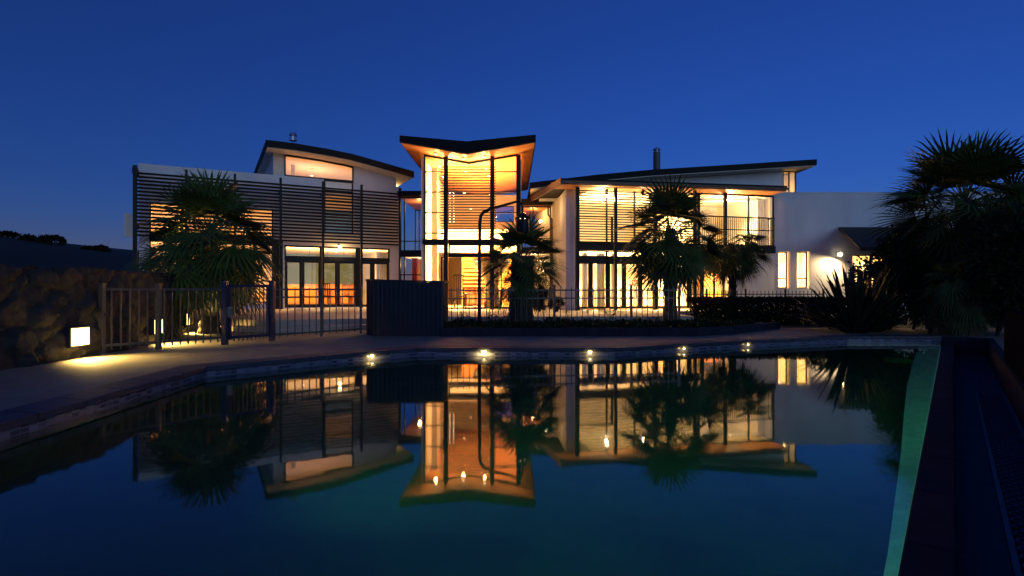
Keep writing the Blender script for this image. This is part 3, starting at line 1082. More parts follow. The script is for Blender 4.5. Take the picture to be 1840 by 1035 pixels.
def wall(fr, u0, u1, z0, z1, ops, o0, o1, mat='render', name='wall', **k):
    """wall between off o0 (inside) and o1 (outside) with openings [(ua,ub,za,zb)]"""
    us = sorted(set([u0, u1] + [v for o in ops for v in o[:2] if u0 < v < u1]))
    zs_ = sorted(set([z0, z1] + [v for o in ops for v in o[2:] if z0 < v < z1]))
    def full(i, j):
        if not (0 <= i < len(us) - 1 and 0 <= j < len(zs_) - 1): return False
        um, zm = (us[i] + us[i + 1]) / 2, (zs_[j] + zs_[j + 1]) / 2
        return not any(a < um < b and c < zm < d for a, b, c, d in ops)
    mb = MB(); w = fr.w
    for i in range(len(us) - 1):
        for j in range(len(zs_) - 1):
            if not full(i, j): continue
            a, b, c, d = us[i], us[i + 1], zs_[j], zs_[j + 1]
            mb.face([w(a, o1, c), w(b, o1, c), w(b, o1, d), w(a, o1, d)])
            mb.face([w(b, o0, c), w(a, o0, c), w(a, o0, d), w(b, o0, d)])
            if not full(i - 1, j): mb.face([w(a, o0, c), w(a, o1, c), w(a, o1, d), w(a, o0, d)])
            if not full(i + 1, j): mb.face([w(b, o1, c), w(b, o0, c), w(b, o0, d), w(b, o1, d)])
            if not full(i, j - 1): mb.face([w(a, o0, c), w(b, o0, c), w(b, o1, c), w(a, o1, c)])
            if not full(i, j + 1): mb.face([w(a, o1, d), w(b, o1, d), w(b, o0, d), w(a, o0, d)])
    return part(name, mb, mat, fix=False, **k)


def window(fr, u0, u1, z0, z1, off, mu=(), mz=(), fw=.05, dp=.07, name='window', mat='metal', bars=(), glass=True, **k):
    """frame with vertical mullions mu, full transoms mz (z or (z, thickness))"""
    mb = MB()
    f2 = fw / 2
    mb.fbox(fr, u0, u0 + fw, off - dp / 2, off + dp / 2, z0, z1)
    mb.fbox(fr, u1 - fw, u1, off - dp / 2, off + dp / 2, z0, z1)
    mb.fbox(fr, u0 + fw, u1 - fw, off - dp / 2, off + dp / 2, z0, z0 + fw)
    mb.fbox(fr, u0 + fw, u1 - fw, off - dp / 2, off + dp / 2, z1 - fw, z1)
    for m_ in mu:
        if hasattr(m_, '__len__'): c_, t_ = m_[0], m_[1] / 2
        else: c_, t_ = m_, f2
        lo = m_[2] if hasattr(m_, '__len__') and len(m_) > 2 else z0 + fw
        hi = m_[3] if hasattr(m_, '__len__') and len(m_) > 2 else z1 - fw
        mb.fbox(fr, c_ - t_, c_ + t_, off - dp / 2 + .003, off + dp / 2 - .003, lo, hi)
    for m_ in mz:
        c_, t_ = (m_[0], m_[1] / 2) if hasattr(m_, '__len__') else (m_, f2)
        mb.fbox(fr, u0 + fw, u1 - fw, off - dp / 2 + .006, off + dp / 2 - .006, c_ - t_, c_ + t_)
    fo = part(name, mb, mat, **k)
    if glass:
        g2 = MB(); w = fr.w
        g2.face([w(u0 + .01, off, z0 + .01), w(u1 - .01, off, z0 + .01), w(u1 - .01, off, z1 - .01), w(u0 + .01, off, z1 - .01)])
        part('pane', g2, 'glass', fo, fix=False)
    return fo


def slab(fr, u0, u1, o0, o1, z0, z1, mat, name):
    return part(name, MB().fbox(fr, u0, u1, o0, o1, z0, z1), mat)


# ---- left wing -----------------------------------------------------
wu = W.u
UL, UR = wu(250), wu(716)
UPAR = wu(582)
DP = 6.5
opA = (wu(268), wu(491), .55, 4.42)
opB = (wu(511), wu(701), FLOOR, 2.97)
opC = (wu(583), wu(635), 3.52, 5.86)
wall(W, UL, UR, -.05, 5.40, [opA, opB, opC], -.22, 0)
part('parapet', MB().fbox(W, UL - .02, UPAR, -.30, .03, 5.40, 5.86), 'render', bevel=.01)
wall(W, opC[1], UR, 5.40, 5.82, [], -.22, 0)
# end walls, back wall, floors and ceilings
part('wall', MB().fbox(W, UL, UL + .2, -DP, -.22, -.05, 5.6), 'render')
part('wall', MB().fbox(W, UR - .2, UR, -DP, -.22, -.05, 5.6), 'render')
part('wall', MB().fbox(W, UL + .2, UR - .2, -DP, -DP + .2, -.05, 5.6), 'sky_teal')
slab(W, UL + .2, UR - .2, -DP + .2, -.22, -.05, FLOOR, 'floor', 'floor')
slab(W, UL + .2, UR - .2, -DP + .2, -.22, 2.98, 3.22, 'cream', 'upper_floor')
slab(W, UL + .2, UPAR, -DP + .2, -.22, 5.0, 5.2, 'cream', 'ceiling')
part('partition_wall', MB().fbox(W, wu(500), wu(500) + .12, -DP + .2, -.22, FLOOR, 2.98), 'cream')
part('partition_wall', MB().fbox(W, wu(500), wu(500) + .12, -DP + .2, -.22, 3.22, 5.0), 'cream')
part('partition_wall', MB().fbox(W, UL + .2, wu(500), -3.2, -3.1, FLOOR, 2.98), 'cream')
part('partition_wall', MB().fbox(W, UL + .2, wu(500), -3.2, -3.1, 3.22, 5.0), 'cream')
# corner column of dark metal and glazing A
zA = lambda px, py: W.z(px, py)
window(W, opA[0], opA[1], 3.22, 4.42, -.10, mu=[opA[0] + (opA[1] - opA[0]) * i / 4 for i in (1, 2, 3)])
part('spandrel', MB().fbox(W, opA[0], opA[1], -.20, -.03, 2.97, 3.22), 'metal')
window(W, opA[0], opA[1], .55, 2.97, -.10, mu=[opA[0] + (opA[1] - opA[0]) * i / 4 for i in (1, 2, 3)], mz=[(2.63, .13), (1.45, .05)])
part('corner_post', MB().fbox(W, wu(491), wu(508), -.04, .05, 0, 3.15), 'metal')
# doors B
u0, u1 = opB[0], opB[1]
window(W, u0, u1, 2.45, 2.97, -.10, mu=[(wu(577), .10), (wu(644), .22)], fw=.07)
part('door_beam', MB().fbox(W, u0, u1, -.17, -.02, 2.34, 2.45), 'metal')
for a, b in ((512, 543), (543, 577), (577, 607), (607, 641), (647, 670), (670, 700)):
    d0 = window(W, wu(a) + .004, wu(b) - .004, FLOOR, 2.34, -.10, fw=.10, name='door')
part('door_post', MB().fbox(W, wu(641), wu(647), -.16, -.03, FLOOR, 2.34), 'metal')
# tall window C
window(W, opC[0], opC[1], opC[2], opC[3], -.08, mz=[(5.42, .05), (4.98, .04), (4.35, .05), (3.98, .04)])
# upper storey volume under the curved roof
OF = .85
rt = [(478, 251), (528, 257), (587, 267), (631, 276), (678, 289), (744, 308)]
prof = [W.uz(px, py, OF) for px, py in rt]
prof[0] = (prof[0][0], prof[0][1])
th = .27
def roof_under(u):
    for (a, za), (b, zb) in zip(prof, prof[1:]):
        if a <= u <= b:
            return za + (zb - za) * (u - a) / (b - a) - th
    return (prof[0][1] if u < prof[0][0] else prof[-1][1]) - th
poly = prof + [(u, z - th) for u, z in prof[::-1]]
ro = part('roof', MB().fprism(W, poly, -7.2, OF), 'roof')
mb = MB()
for (a, za), (b, zb) in zip(prof, prof[1:]):
    mb.fbox(W, a + (.05 if a == prof[0][0] else 0), b - (.05 if b == prof[-1][0] else 0), -7.1, OF - .05, 0, 1)
    n_ = len(mb.v)
    for i in range(n_ - 8, n_):
        pass
    ua, ub = a + (.05 if a == prof[0][0] else 0), b - (.05 if b == prof[-1][0] else 0)
    q = [W.w(ua, OF - .05, za - th - .03), W.w(ub, OF - .05, zb - th - .03), W.w(ub, -7.1, zb - th - .03), W.w(ua, -7.1, za - th - .03),
         W.w(ua, OF - .05, za - th - .004), W.w(ub, OF - .05, zb - th - .004), W.w(ub, -7.1, zb - th - .004), W.w(ua, -7.1, za - th - .004)]
    mb.v[n_ - 8:n_] = q
part('soffit', mb, 'cream', ro)
uv0, uv1, uv2 = wu(491, -.12), wu(636), wu(712)
ww0 = wu(511, -.12)
def upanel(ua, ub, zb0, o0, o1, mat='render', name='wall'):
    us = [ua] + [u for u, _ in prof if ua < u < ub] + [ub]
    poly = [(ua, zb0)] + [(ub, zb0)] + [(u, roof_under(u) - .03) for u in us[::-1]]
    return part(name, MB().fprism(W, poly, o0, o1), mat)
upanel(uv0, ww0, 5.2, -.32, -.12, 'cream')
upanel(uv1, uv2, 5.82, -.22, 0)
part('wall', MB().fprism(W, [(uv0, 5.2), (uv1, 5.2), (uv1, 5.87), (uv0, 5.87)], -.34, -.33), 'render')
# clerestory window with sloping head
mb = MB()
us = [ww0] + [u for u, _ in prof if ww0 < u < uv1] + [uv1]
zb0 = 5.87
for a, b in zip(us, us[1:]):
    za, zb = roof_under(a) - .03, roof_under(b) - .03
    q = [(a, za - .07), (b, zb - .07), (b, zb), (a, za)]
    mb.fprism(W, q, -.16, -.06)
mb.fbox(W, ww0, uv1, -.16, -.06, zb0, zb0 + .06)
mb.fbox(W, ww0, ww0 + .05, -.165, -.055, zb0, roof_under(ww0) - .03)
mb.fbox(W, uv1 - .05, uv1, -.165, -.055, zb0, roof_under(uv1) - .03)
cw = part('window', mb, 'metal')
g2 = MB(); g2.face([W.w(ww0, -.11, zb0)] + [W.w(uv1, -.11, zb0)] + [W.w(u, -.11, roof_under(u) - .05) for u in us[::-1]])
part('pane', g2, 'glass', cw, fix=False)
part('wall', MB().fprism(W, [(uv0, 5.2), (uv0 + .15, 5.2), (uv0 + .15, roof_under(uv0) - .04), (uv0, roof_under(uv0) - .04)], -6.5, -.32), 'cream')
part('wall', MB().fprism(W, [(uv2 - .15, 5.4), (uv2, 5.4), (uv2, roof_under(uv2) - .05), (uv2 - .15, roof_under(uv2) - .05)], -6.5, -.22), 'cream')
part('wall', MB().fprism(W, [(uv0, 5.2), (uv2, 5.2)] + [(u, roof_under(u) - .06) for u in ([uv0] + [p[0] for p in prof if uv0 < p[0] < uv2] + [uv2])[::-1]], -4.6, -4.5), 'cream')
# flue
fl = W.w(W.u(527, -2), -2, 6.3)
mb = MB(); mb.lathe(fl, [(.10, 0), (.10, 1.18)], 12); c_ = part('chimney', mb, 'steel')
zt = W.z(527, 240, -2) - 6.3
mb = MB(); mb.lathe(fl, [(.10, zt - .35), (.17, zt - .33), (.17, zt - .20), (.11, zt - .18), (.11, zt - .12), (.18, zt - .10), (.16, zt), (.04, zt + .06)], 12)
part('cap', mb, 'steel', c_)

# louvre screens of the left wing
LO = .60
pxs = [243, 335, 422, 504, 580, 649, 718]
lz0, lz1 = W.z(480, 431, LO), W.z(480, 329.5, LO)
for i in range(len(pxs) - 1):
    a, b = W.u(pxs[i], LO), W.u(pxs[i + 1], LO)
    mb = MB()
    nS = 18
    for k in range(nS):
        z = lz0 + (lz1 - lz0) * k / (nS - 1)
        mb.fbox(W, a, b, LO - .05, LO + .0, z - .036, z + .036)
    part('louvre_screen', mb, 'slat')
for i, px in enumerate(pxs):
    u = W.u(px, LO)
    wd_ = .085 if i else .13
    mb = MB(); mb.fbox(W, u - wd_ / 2, u + wd_ / 2, LO + .005, LO + .13, 0, lz1 + .26)
    if i == 0: mb.fbox(W, u - .10, u + .06, -.1, LO + .0, lz1 - .02, lz1 + .2)
    pp = part('screen_post', mb, 'post')
    mb = MB(); mb.fbox(W, u - .02, u + .02, .0, LO - .06, lz1 - .25, lz1 - .20); part('bracket', mb, 'post', pp)
# small panel standing out past the end of the left wing
part('end_panel', MB().fbox(W, UL - .50, UL - .22, -.4, -.33, 3.10, 3.98), 'cream')
part('end_panel_bracket', MB().fbox(W, UL - .40, UL + .02, -.42, -.405, 3.4, 3.6), 'metal')

# ---- central tower -------------------------------------------------
TX0, TX1 = -3.62, .235
YF, YG = 22.0, 23.4
YB = 32.5
RL, RV, RR = -4.35, -1.76, .92
zL, zV, zR = 7.06, 6.83, 7.09
poly = [(RL, zL), (RV, zV), (RR, zR), (RR, zR - .28), (RV, zV - .47), (RL, zL - .25)]
ro = part('roof', MB().prism([(x, YF, z) for x, z in poly], [(x, YB, z) for x, z in poly]), 'roof', label='dark butterfly roof of the tower with cedar lined underside')
mb = MB()
for (xa, za), (xb, zb) in (((RL + .04, zL - .255), (RV, zV - .475)), ((RV, zV - .475), (RR - .04, zR - .285))):
    mb.hexa([(xa, YF + .04, za - .03), (xb, YF + .04, zb - .03), (xb, YB, zb - .03), (xa, YB, za - .03),
             (xa, YF + .04, za - .002), (xb, YF + .04, zb - .002), (xb, YB, zb - .002), (xa, YB, za - .002)])
part('soffit', mb, 'soffit', ro)
def under(x):
    if x < RV: return (zL - .29) + (zV - .51 - zL + .29) * (x - RL) / (RV - RL)
    return (zV - .51) + (zR - .32 - zV + .51) * (x - RV) / (RR - RV)
tx = lambda px: T.u(px)
tz = lambda py: EYE - (py - HY) / F * 23.4
# front glazing upper storey: dark frame with sloping head
mb = MB()
xs = [TX0, RV, TX1]
for a, b in zip(xs, xs[1:]):
    mb.fprism(T, [(a, under(a) - .07), (b, under(b) - .07), (b, under(b)), (a, under(a))], -.04, .05)
for x in (TX0, TX1 - .06):
    mb.fbox(T, x, x + .06, -.045, .055, 3.16, under(x))
for (a, b) in ((TX0 + .06, tx(797)), (tx(889), TX1 - .06)):
    for y in (308.7, 345.2, 382, 419):
        mb.fbox(T, a, b, -.03, .03, tz(y) - .022, tz(y) + .022)
wf = part('window', mb, 'metal')
g2 = MB(); g2.face([T.w(TX0, .0, 3.16), T.w(TX1, .0, 3.16), T.w(TX1, .0, under(TX1)), T.w(RV, .0, under(RV)), T.w(TX0, .0, under(TX0))])
part('pane', g2, 'glass', wf, fix=False)
part('floor_beam', MB().fbox(T, TX0 - .05, TX1 + .02, -.12, .10, 2.96, 3.16), 'metal')
# ground floor glazing
window(T, TX0, tx(800), FLOOR, 2.96, 0, fw=.05)
window(T, tx(806), tx(882), 2.53, 2.96, 0, fw=.06)
part('door_beam', MB().fbox(T, tx(800), TX1, -.06, .07, 2.42, 2.53), 'metal')
# open glass door on the left, fixed panes right
dm = window(T, tx(793), tx(806), FLOOR, 2.42, .10, fw=.06, name='door')
window(T, tx(882), TX1, FLOOR, 2.42, 0, mu=[(tx(901), .05)], mz=[(1.45, .04)], fw=.06)
window(T, tx(886), TX1, 2.53, 2.96, 0, fw=.05)
part('door_track', MB().fbox(T, tx(800), TX1, -.08, .08, FLOOR - .01, FLOOR + .035), 'metal')
# louvre screen of the tower
a, b = tx(797) - .05, tx(889) + .03
mb = MB()
for k in range(27):
    z = tz(427) + (tz(303.5) - tz(427)) * k / 26
    mb.fbox(T, a - .04, b + .02, .32, .37, z - .020, z + .020)
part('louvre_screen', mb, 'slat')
def tz2(py): return EYE - (py - HY) / F * 22.95
for px in (801.3, 884.5):
    u = T.u(px, .45)
    part('screen_post', MB().fbox(T, u - .085, u + .085, .38, .52, .27, under(u) - .02), 'post')
# corner post right, slightly proud
part('corner_post', MB().fbox(T, TX1 - .02, TX1 + .12, -.08, .08, .28, under(TX1) - .02), 'metal')
# shell
part('wall', MB().box(TX0 - .12, TX0, 23.45, 31.5, 0, 6.55), 'cream')
part('wall', MB().box(TX1, TX1 + .15, 23.50, 31.5, 0, 6.5), 'cream')
wall(Frame(0, 31.3, 1, 0), TX0, TX1, 0, 6.3, [(-.95, .10, 4.80, 5.70)], -.2, 0, 'taupe')
window(Frame(0, 31.3, 1, 0), -.95, .10, 4.80, 5.70, -.1)
part('floor', MB().box(TX0, TX1, 23.34, 31.3, -.05, FLOOR - .012), 'floor')
part('upper_floor', MB().box(TX0, TX1, 27.2, 31.3, 2.92, 3.16), 'cream')
part('balustrade', MB().box(TX0, TX1, 27.1, 27.18, 2.86, 3.95), 'cream')
# pale column behind the left bay
part('column', MB().box(-3.42, -3.18, 24.2, 24.45, FLOOR, 6.3), 'fabric')
# stair rising along the back of the hall
mb = MB()
for k in range(14):
    mb.box(-2.35, -1.25, 26.9 - .26 * (13 - k) * 0 + .0 + .02 * k, 27.05 + .02 * k, FLOOR + .18 * k, FLOOR + .18 * k + .05)
part('stair', mb, 'wood')
part('wall', MB().box(-2.40, .1, 27.2, 27.3, FLOOR, 2.92), 'wood', label='honey timber lined wall behind the stair')

# ---- glazed links --------------------------------------------------
def link(x0, x1, y, zr0, zr1, mul, zmid, deep=4.0):
    part('roof', MB().box(x0 - .05, x1 + .05, y - .25, y + deep + .3, zr0, zr1), 'roof')
    part('ceiling', MB().box(x0, x1, y + .06, y + deep - .06, zr0 - .06, zr0 - .004), 'soffit')
    part('upper_floor', MB().box(x0, x1, y + .05, y + deep - .05, zmid - .2, zmid), 'cream')
    part('floor', MB().box(x0, x1, y - .02, y + deep, -.05, FLOOR - .01), 'floor')
    fr = Frame(0, y, 1, 0)
    fb = Frame(0, y + deep, 1, 0)
    window(fr, x0, x1, zmid, zr0 - .06, 0, mu=mul, mz=[(zmid + .45, .04)], fw=.05)
    window(fb, x0, x1, zmid, zr0 - .06, 0, mu=mul, fw=.05)
    window(fr, x0, x1, FLOOR, zmid - .2, 0, mu=mul, mz=[(1.75, .05)], fw=.05)
    part('beam', MB().box(x0, x1, y - .06, y + .04, zmid - .2, zmid), 'metal')
    part('wall', MB().box(x0, x1, y + deep - .1, y + deep, FLOOR, zmid - .2), 'wood')


link(-5.02, -3.76, 25.4, 5.27, 5.46, [-4.80, -4.02], 2.80)
link(.42, 1.75, 25.6, 4.90, 5.14, [.95], 2.95)

# ---- right wing ----------------------------------------------------
ru = Rw.u
def rz(px, py, off=0): return Rw.z(px, py, off)
RU0, RU1 = ru(1037), ru(1390)
RD = 6.0
ZH = 5.11
# floors, ceilings, back and end walls
slab(Rw, RU0, RU1, -RD, -.10, -.05, FLOOR - .01, 'floor', 'floor')
slab(Rw, RU0, RU1, -RD, .06, 2.66, 2.92, 'cream', 'upper_floor')
part('floor_beam', MB().fbox(Rw, RU0, RU1, .062, .14, 2.64, 2.93), 'metal')
slab(Rw, RU0, RU1, -RD, -.06, 5.11, 5.16, 'cream', 'ceiling')
part('wall', MB().fbox(Rw, RU0, RU1, -RD - .2, -RD, -.05, 5.16), 'cream')
part('wall', MB().fbox(Rw, RU1 - .15, RU1, -RD, -.06, -.05, 5.1), 'cream')
part('wall', MB().fbox(Rw, RU0, RU0 + .12, -RD, -.06, -.05, 5.1), 'cream')
part('partition_wall', MB().fbox(Rw, ru(1250), ru(1250) + .1, -RD, -.1, FLOOR, 2.66), 'cream')
part('partition_wall', MB().fbox(Rw, ru(1255), ru(1255) + .1, -RD, -.1, 2.92, 5.1), 'cream')
part('partition_wall', MB().fbox(Rw, ru(1255) + .1, RU1 - .15, -3.6, -3.5, 2.92, 5.1), 'cream')
part('partition_wall', MB().fbox(Rw, RU0 + .12, ru(1250), -4.4, -4.3, FLOOR, 2.66), 'cream')
# upper glazing
window(Rw, RU0, ru(1255), 2.93, ZH, 0, mu=[ru(1090), ru(1140), ru(1200)], fw=.06)
window(Rw, ru(1255), RU1, 2.93, ZH, 0, mu=[ru(1302), ru(1345)], fw=.06)
# lower: transom row, beam, doors
window(Rw, RU0, ru(1262), 2.38, 2.64, 0, mu=[(ru(1090), .08), ru(1105), (ru(1172), .1), ru(1215)], fw=.05)
part('door_beam', MB().fbox(Rw, RU0, ru(1262), -.08, .08, 2.20, 2.38), 'metal')
dx = [1037, 1061, 1092, 1121, 1150, 1178, 1208, 1238, 1262]
for a, b in zip(dx, dx[1:]):
    window(Rw, ru(a) + .004, ru(b) - .004, FLOOR, 2.20, 0, fw=.09, name='door')
# far bay of the ground floor: glazing then white wall
window(Rw, ru(1262), ru(1322), FLOOR, 2.45, 0, mu=[ru(1283), ru(1300)], fw=.06, name='door')
wall(Rw, ru(1322), RU1, -.05, 2.66, [], -.2, .04)
part('wall', MB().fbox(Rw, ru(1262), ru(1322), -.2, .04, 2.45, 2.66), 'redwood', label='red timber lining above the far glazing')
# louvre screen
LR = .45
lpx = [1037, 1105, 1176, 1247]
lu = [Rw.u(p, LR) for p in lpx]
za, zb = 2.95, 4.93
for a, b in zip(lu, lu[1:]):
    mb = MB()
    for k in range(21):
        z = za + (zb - za) * k / 20
        mb.fbox(Rw, a, b, LR - .05, LR, z - .018, z + .018)
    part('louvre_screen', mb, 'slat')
for i, u in enumerate(lu):
    part('screen_post', MB().fbox(Rw, u - (.09 if i == 0 else .055), u + (.06 if i == 0 else .055), LR + .004, LR + .12, .02, 5.14), 'post')
u = Rw.u(1302, .16)
part('screen_post', MB().fbox(Rw, u - .06, u + .06, .15, .26, 2.93, 5.14), 'post')
part('screen_post', MB().fbox(Rw, ru(1175) - .07, ru(1175) + .07, .09, .20, .28, 2.66), 'post')
# inner hand rail behind the louvres
mb = MB()
mb.fbox(Rw, RU0 - .12, ru(1095), .20, .24, 3.93, 3.98); mb.fbox(Rw, ru(1094), ru(1096) + .03, .19, .25, 2.93, 3.98)
part('hand_rail', mb, 'metal')
part('rain_pipe', MB().fbox(Rw, RU0 - .14, RU0 - .09, .16, .22, .28, 3.95), 'trim')
# balcony
b0, b1 = Rw.u(1262, .55), Rw.u(1391, .55)
bal = part('balcony', MB().fbox(Rw, b0, b1, .15, .60, 2.86, 2.93), 'metal')
mb = MB()
mb.fbox(Rw, b0, b1 + .02, .53, .58, rz(1325, 390, .55) - .03, rz(1325, 390, .55) + .02)
mb.fbox(Rw, b0, b1, .54, .57, rz(1325, 413, .55) - .02, rz(1325, 413, .55) + .02)
mb.fbox(Rw, b1 - .03, b1 + .02, .15, .58, rz(1325, 390, .55) - .03, rz(1325, 390, .55) + .02)
k = 34
for i in range(k + 1):
    u = b0 + (b1 - b0) * i / k
    mb.fbox(Rw, u - .009, u + .009, .545, .563, 2.93, rz(1325, 390, .55) - .02)
for i in range(4):
    mb.fbox(Rw, b1 - .012, b1 + .006, .2 + .09 * i, .215 + .09 * i, 2.93, rz(1325, 390, .55) - .02)
part('railing', mb, 'metal', bal)
# eave roof over the glazing
EO = 1.05
e0, e1 = Rw.u(1009, EO), Rw.u(1415, EO)
mb = MB()
zt0, zt1 = Rw.z(1009, 320, EO), Rw.z(1415, 334, EO)
w = Rw.w
def epts(o, dz0, dz1): return [w(e0, o, zt0 + dz0), w(e1, o, zt1 + dz0), w(e1, o, zt1 + dz1), w(e0, o, zt0 + dz1)]
mb.prism(epts(EO, -.15, 0), epts(-4.5, -.15, 0))
er = part('roof', mb, 'roof')
mb = MB(); mb.prism(epts(EO - .05, -.22, -.155), epts(-.02, -.22, -.155)); part('soffit', mb, 'soffit', er)
mb = MB(); mb.prism([w(e0 - .03, EO + .04, zt0 - .19), w(e1 + .03, EO + .04, zt1 - .17), w(e1 + .03, EO + .04, zt1 - .08), w(e0 - .03, EO + .04, zt0 - .08)],
                    [w(e0 - .03, EO, zt0 - .19), w(e1 + .03, EO, zt1 - .17), w(e1 + .03, EO, zt1 - .08), w(e0 - .03, EO, zt0 - .08)])
part('gutter', mb, 'trim', er)
mb = MB(); mb.prism([w(e0 - .05, EO + .04, zt0 - .24), w(e0, EO + .04, zt0 - .24), w(e0, EO + .04, zt0 + .01), w(e0 - .05, EO + .04, zt0 + .01)],
                    [w(e0 - .05, -4.5, zt0 - .24), w(e0, -4.5, zt0 - .24), w(e0, -4.5, zt0 + .01), w(e0 - .05, -4.5, zt0 + .01)])
part('barge_board', mb, 'trim', er)
# return wall on the left side
x0 = Rw.w(RU0, 0, 0)
part('wall', MB().vprism([(2.12, 22.35), (x0.x, x0.y), (x0.x + .1, x0.y + .25), (2.15, 22.55)], -.05, 5.05), 'render')
part('wall', MB().vprism([(2.12, 22.36), (2.15, 22.56), (2.0, 27.5), (1.84, 27.5)], -.05, 5.05), 'cream')
mb = MB(); mb.tube([(1.80, 25.6, .3), (1.80, 25.6, 4.25), (1.62, 25.5, 4.45), (1.62, 25.5, 5.0)], .04, 8); part('rain_pipe', mb, 'trim')
# upper main roof and clerestory wall
Yr = 24.2
def xr(px): return (px - CX) / F * Yr
def zr_(py): return EYE - (py - HY) / F * Yr
top = [(952, 328), (1075, 313.5), (1175, 304.5), (1320, 295.5), (1468, 286)]
pts = [(xr(a), zr_(b)) for a, b in top]
poly = pts + [(x, z - .24) for x, z in pts[::-1]]
mr = part('roof', MB().prism([(x, Yr, z) for x, z in poly], [(x, Yr + 7.5, z) for x, z in poly]), 'roof')
poly2 = [(x, z - .245) for x, z in pts] + [(x, z - .28) for x, z in pts[::-1]]
poly2 = [(min(max(x, pts[0][0] + .04), pts[-1][0] - .04), z) for x, z in poly2]
part('soffit', MB().prism([(x, Yr + .04, z) for x, z in poly2], [(x, Yr + 7.4, z) for x, z in poly2]), 'cream', mr)
def mr_under(x):
    for (a, za_), (b, zb_) in zip(pts, pts[1:]):
        if a <= x <= b: return za_ + (zb_ - za_) * (x - a) / (b - a) - .29
    return pts[-1][1] - .29
xa, xb = 1.2, (1407 - CX) / F * 25.0
xsx = [xa] + [p[0] for p in pts if xa < p[0] < xb] + [xb]
part('wall', MB().prism([(xa, 25.0, 5.0), (xb, 25.0, 5.0)] + [(x, 25.0, mr_under(x)) for x in xsx[::-1]],
                        [(xa, 25.2, 5.0), (xb, 25.2, 5.0)] + [(x, 25.2, mr_under(x)) for x in xsx[::-1]]), 'render')
xc = (1431 - CX) / F * 25.0
Cl = Frame(0, 25.05, 1, 0)
window(Cl, xb, xc, 5.30, mr_under(xc) - .02, 0, mu=[xb + .28], fw=.04)
part('wall', MB().box(xb, xc - .01, 25.75, 25.85, 5.2, mr_under(xb)), 'cream')
part('wall', MB().box(xc - .012, xc + .05, 25.10, 31, 5.2, mr_under(xb) + .02), 'cream')
# flue
fx = (1180 - CX) / F * 26
fz = EYE - (267 - HY) / F * 26
mb = MB(); mb.lathe((fx, 26, 6.0), [(.16, 0), (.16, fz - 6.0 - .16)], 14); c_ = part('chimney', mb, 'flue')
mb = MB(); mb.lathe((fx, 26, fz - .16), [(.10, 0), (.10, .05), (.17, .07), (.15, .16), (.03, .22)], 14); part('cap', mb, 'steel', c_)

# ---- white wall to the right with two narrow windows ---------------
hu = Wh.u
WX0 = Rw.w(RU1, 0, 0).x
ZW = 5.22
w1 = (hu(1398.5), hu(1420), EYE - (518 - HY) / F * 24.4, EYE - (452 - HY) / F * 24.4)
w2 = (hu(1432.5), hu(1456), w1[2], w1[3])
w3 = (hu(1532), hu(1604), .34, 2.60)
wall(Wh, WX0 - .1, 26.0, -.05, ZW, [w1, w2, w3], -.25, 0)
part('parapet', MB().box(WX0 - .1, 26.0, 24.38, 24.68, ZW, ZW + .05), 'render')
for a in (w1, w2):
    zz = a[2] + (a[3] - a[2]) * .27
    window(Wh, a[0], a[1] - .06, a[2], a[3], -.17, mz=[(zz, .05)], fw=.05, mat='trim')
window(Wh, w3[0], w3[1], w3[2], w3[3], -.15, mu=[(w3[0] + w3[1]) / 2], mz=[(2.1, .06)], fw=.06)
part('wall', MB().box(WX0 - .1, 26, 29.8, 30, -.05, ZW), 'cream')
part('partition_wall', MB().box(WX0 - .1, 26, 27.0, 27.1, -.05, 2.9), 'cream')
part('ceiling', MB().box(WX0 - .1, 26, 24.65, 29.8, 2.9, 3.0), 'cream')
part('floor', MB().box(WX0 - .1, 26, 24.65, 29.8, -.05, .3), 'floor')
part('wall', MB().box(25.9, 26, 24.65, 29.8, -.04, ZW - .01), 'render')
part('partition_wall', MB().box(13.6, 13.7, 24.65, 27.0, .3, 2.9), 'cream')
part('roof', MB().box(WX0 - .1, 25.9, 24.68, 29.8, ZW - .3, ZW - .2), 'roof')
# porch roof: a lean-to falling towards the pool, its left end cut on the slant
mb = MB()
q = [(12.23, 20.0, 2.57), (20, 20.0, 2.57), (20, 24.37, 3.77), (14.0, 24.37, 3.77)]
mb.hexa([(x, y, z - .12) for x, y, z in q] + [(x, y, z) for x, y, z in q])
part('porch_roof', mb, 'roof')
mb = MB(); mb.box(12.25, 20, 19.90, 19.995, 2.46, 2.58); part('gutter', mb, 'roof')
for x, y in ((13.6, 20.4), (16.4, 20.4), (19.4, 20.4)):
    part('porch_post', MB().box(x - .06, x + .06, y - .06, y + .06, -.02, 2.55), 'post')

# ------------------------------------------------------------------ house lamps and furniture
def downlight(label, loc, watts, group='recessed ceiling lights', col=WARM, r=.07):
    g_ = thing('ceiling_light', label, 'ceiling light', loc, 0, group)
    mb = MB(); mb.lathe(loc, [(r + .02, .0), (r + .02, .03), (r, .035)], 12); mb.build('trim_ring', M['steel'], g_)
    mb = MB(); mb.lathe(loc, [(r * .95, -.012), (r * .9, -.001)], 12); mb.build('diffuser', M['bulb'], g_)
    lamp((loc[0], loc[1], loc[2] - .03), watts * 7.0, col, .06, parent=g_, name='ceiling_light_glow', kind='DISK', spread=142)
    lamp((loc[0], loc[1], loc[2] - .95), watts * 3.0, col, .16, parent=g_, name='added_ceiling_fill', kind='DISK', rot=(math.pi, 0, 0), spread=172)  # added upward fill without a fixture, brightens ceiling and upper walls
    return g_


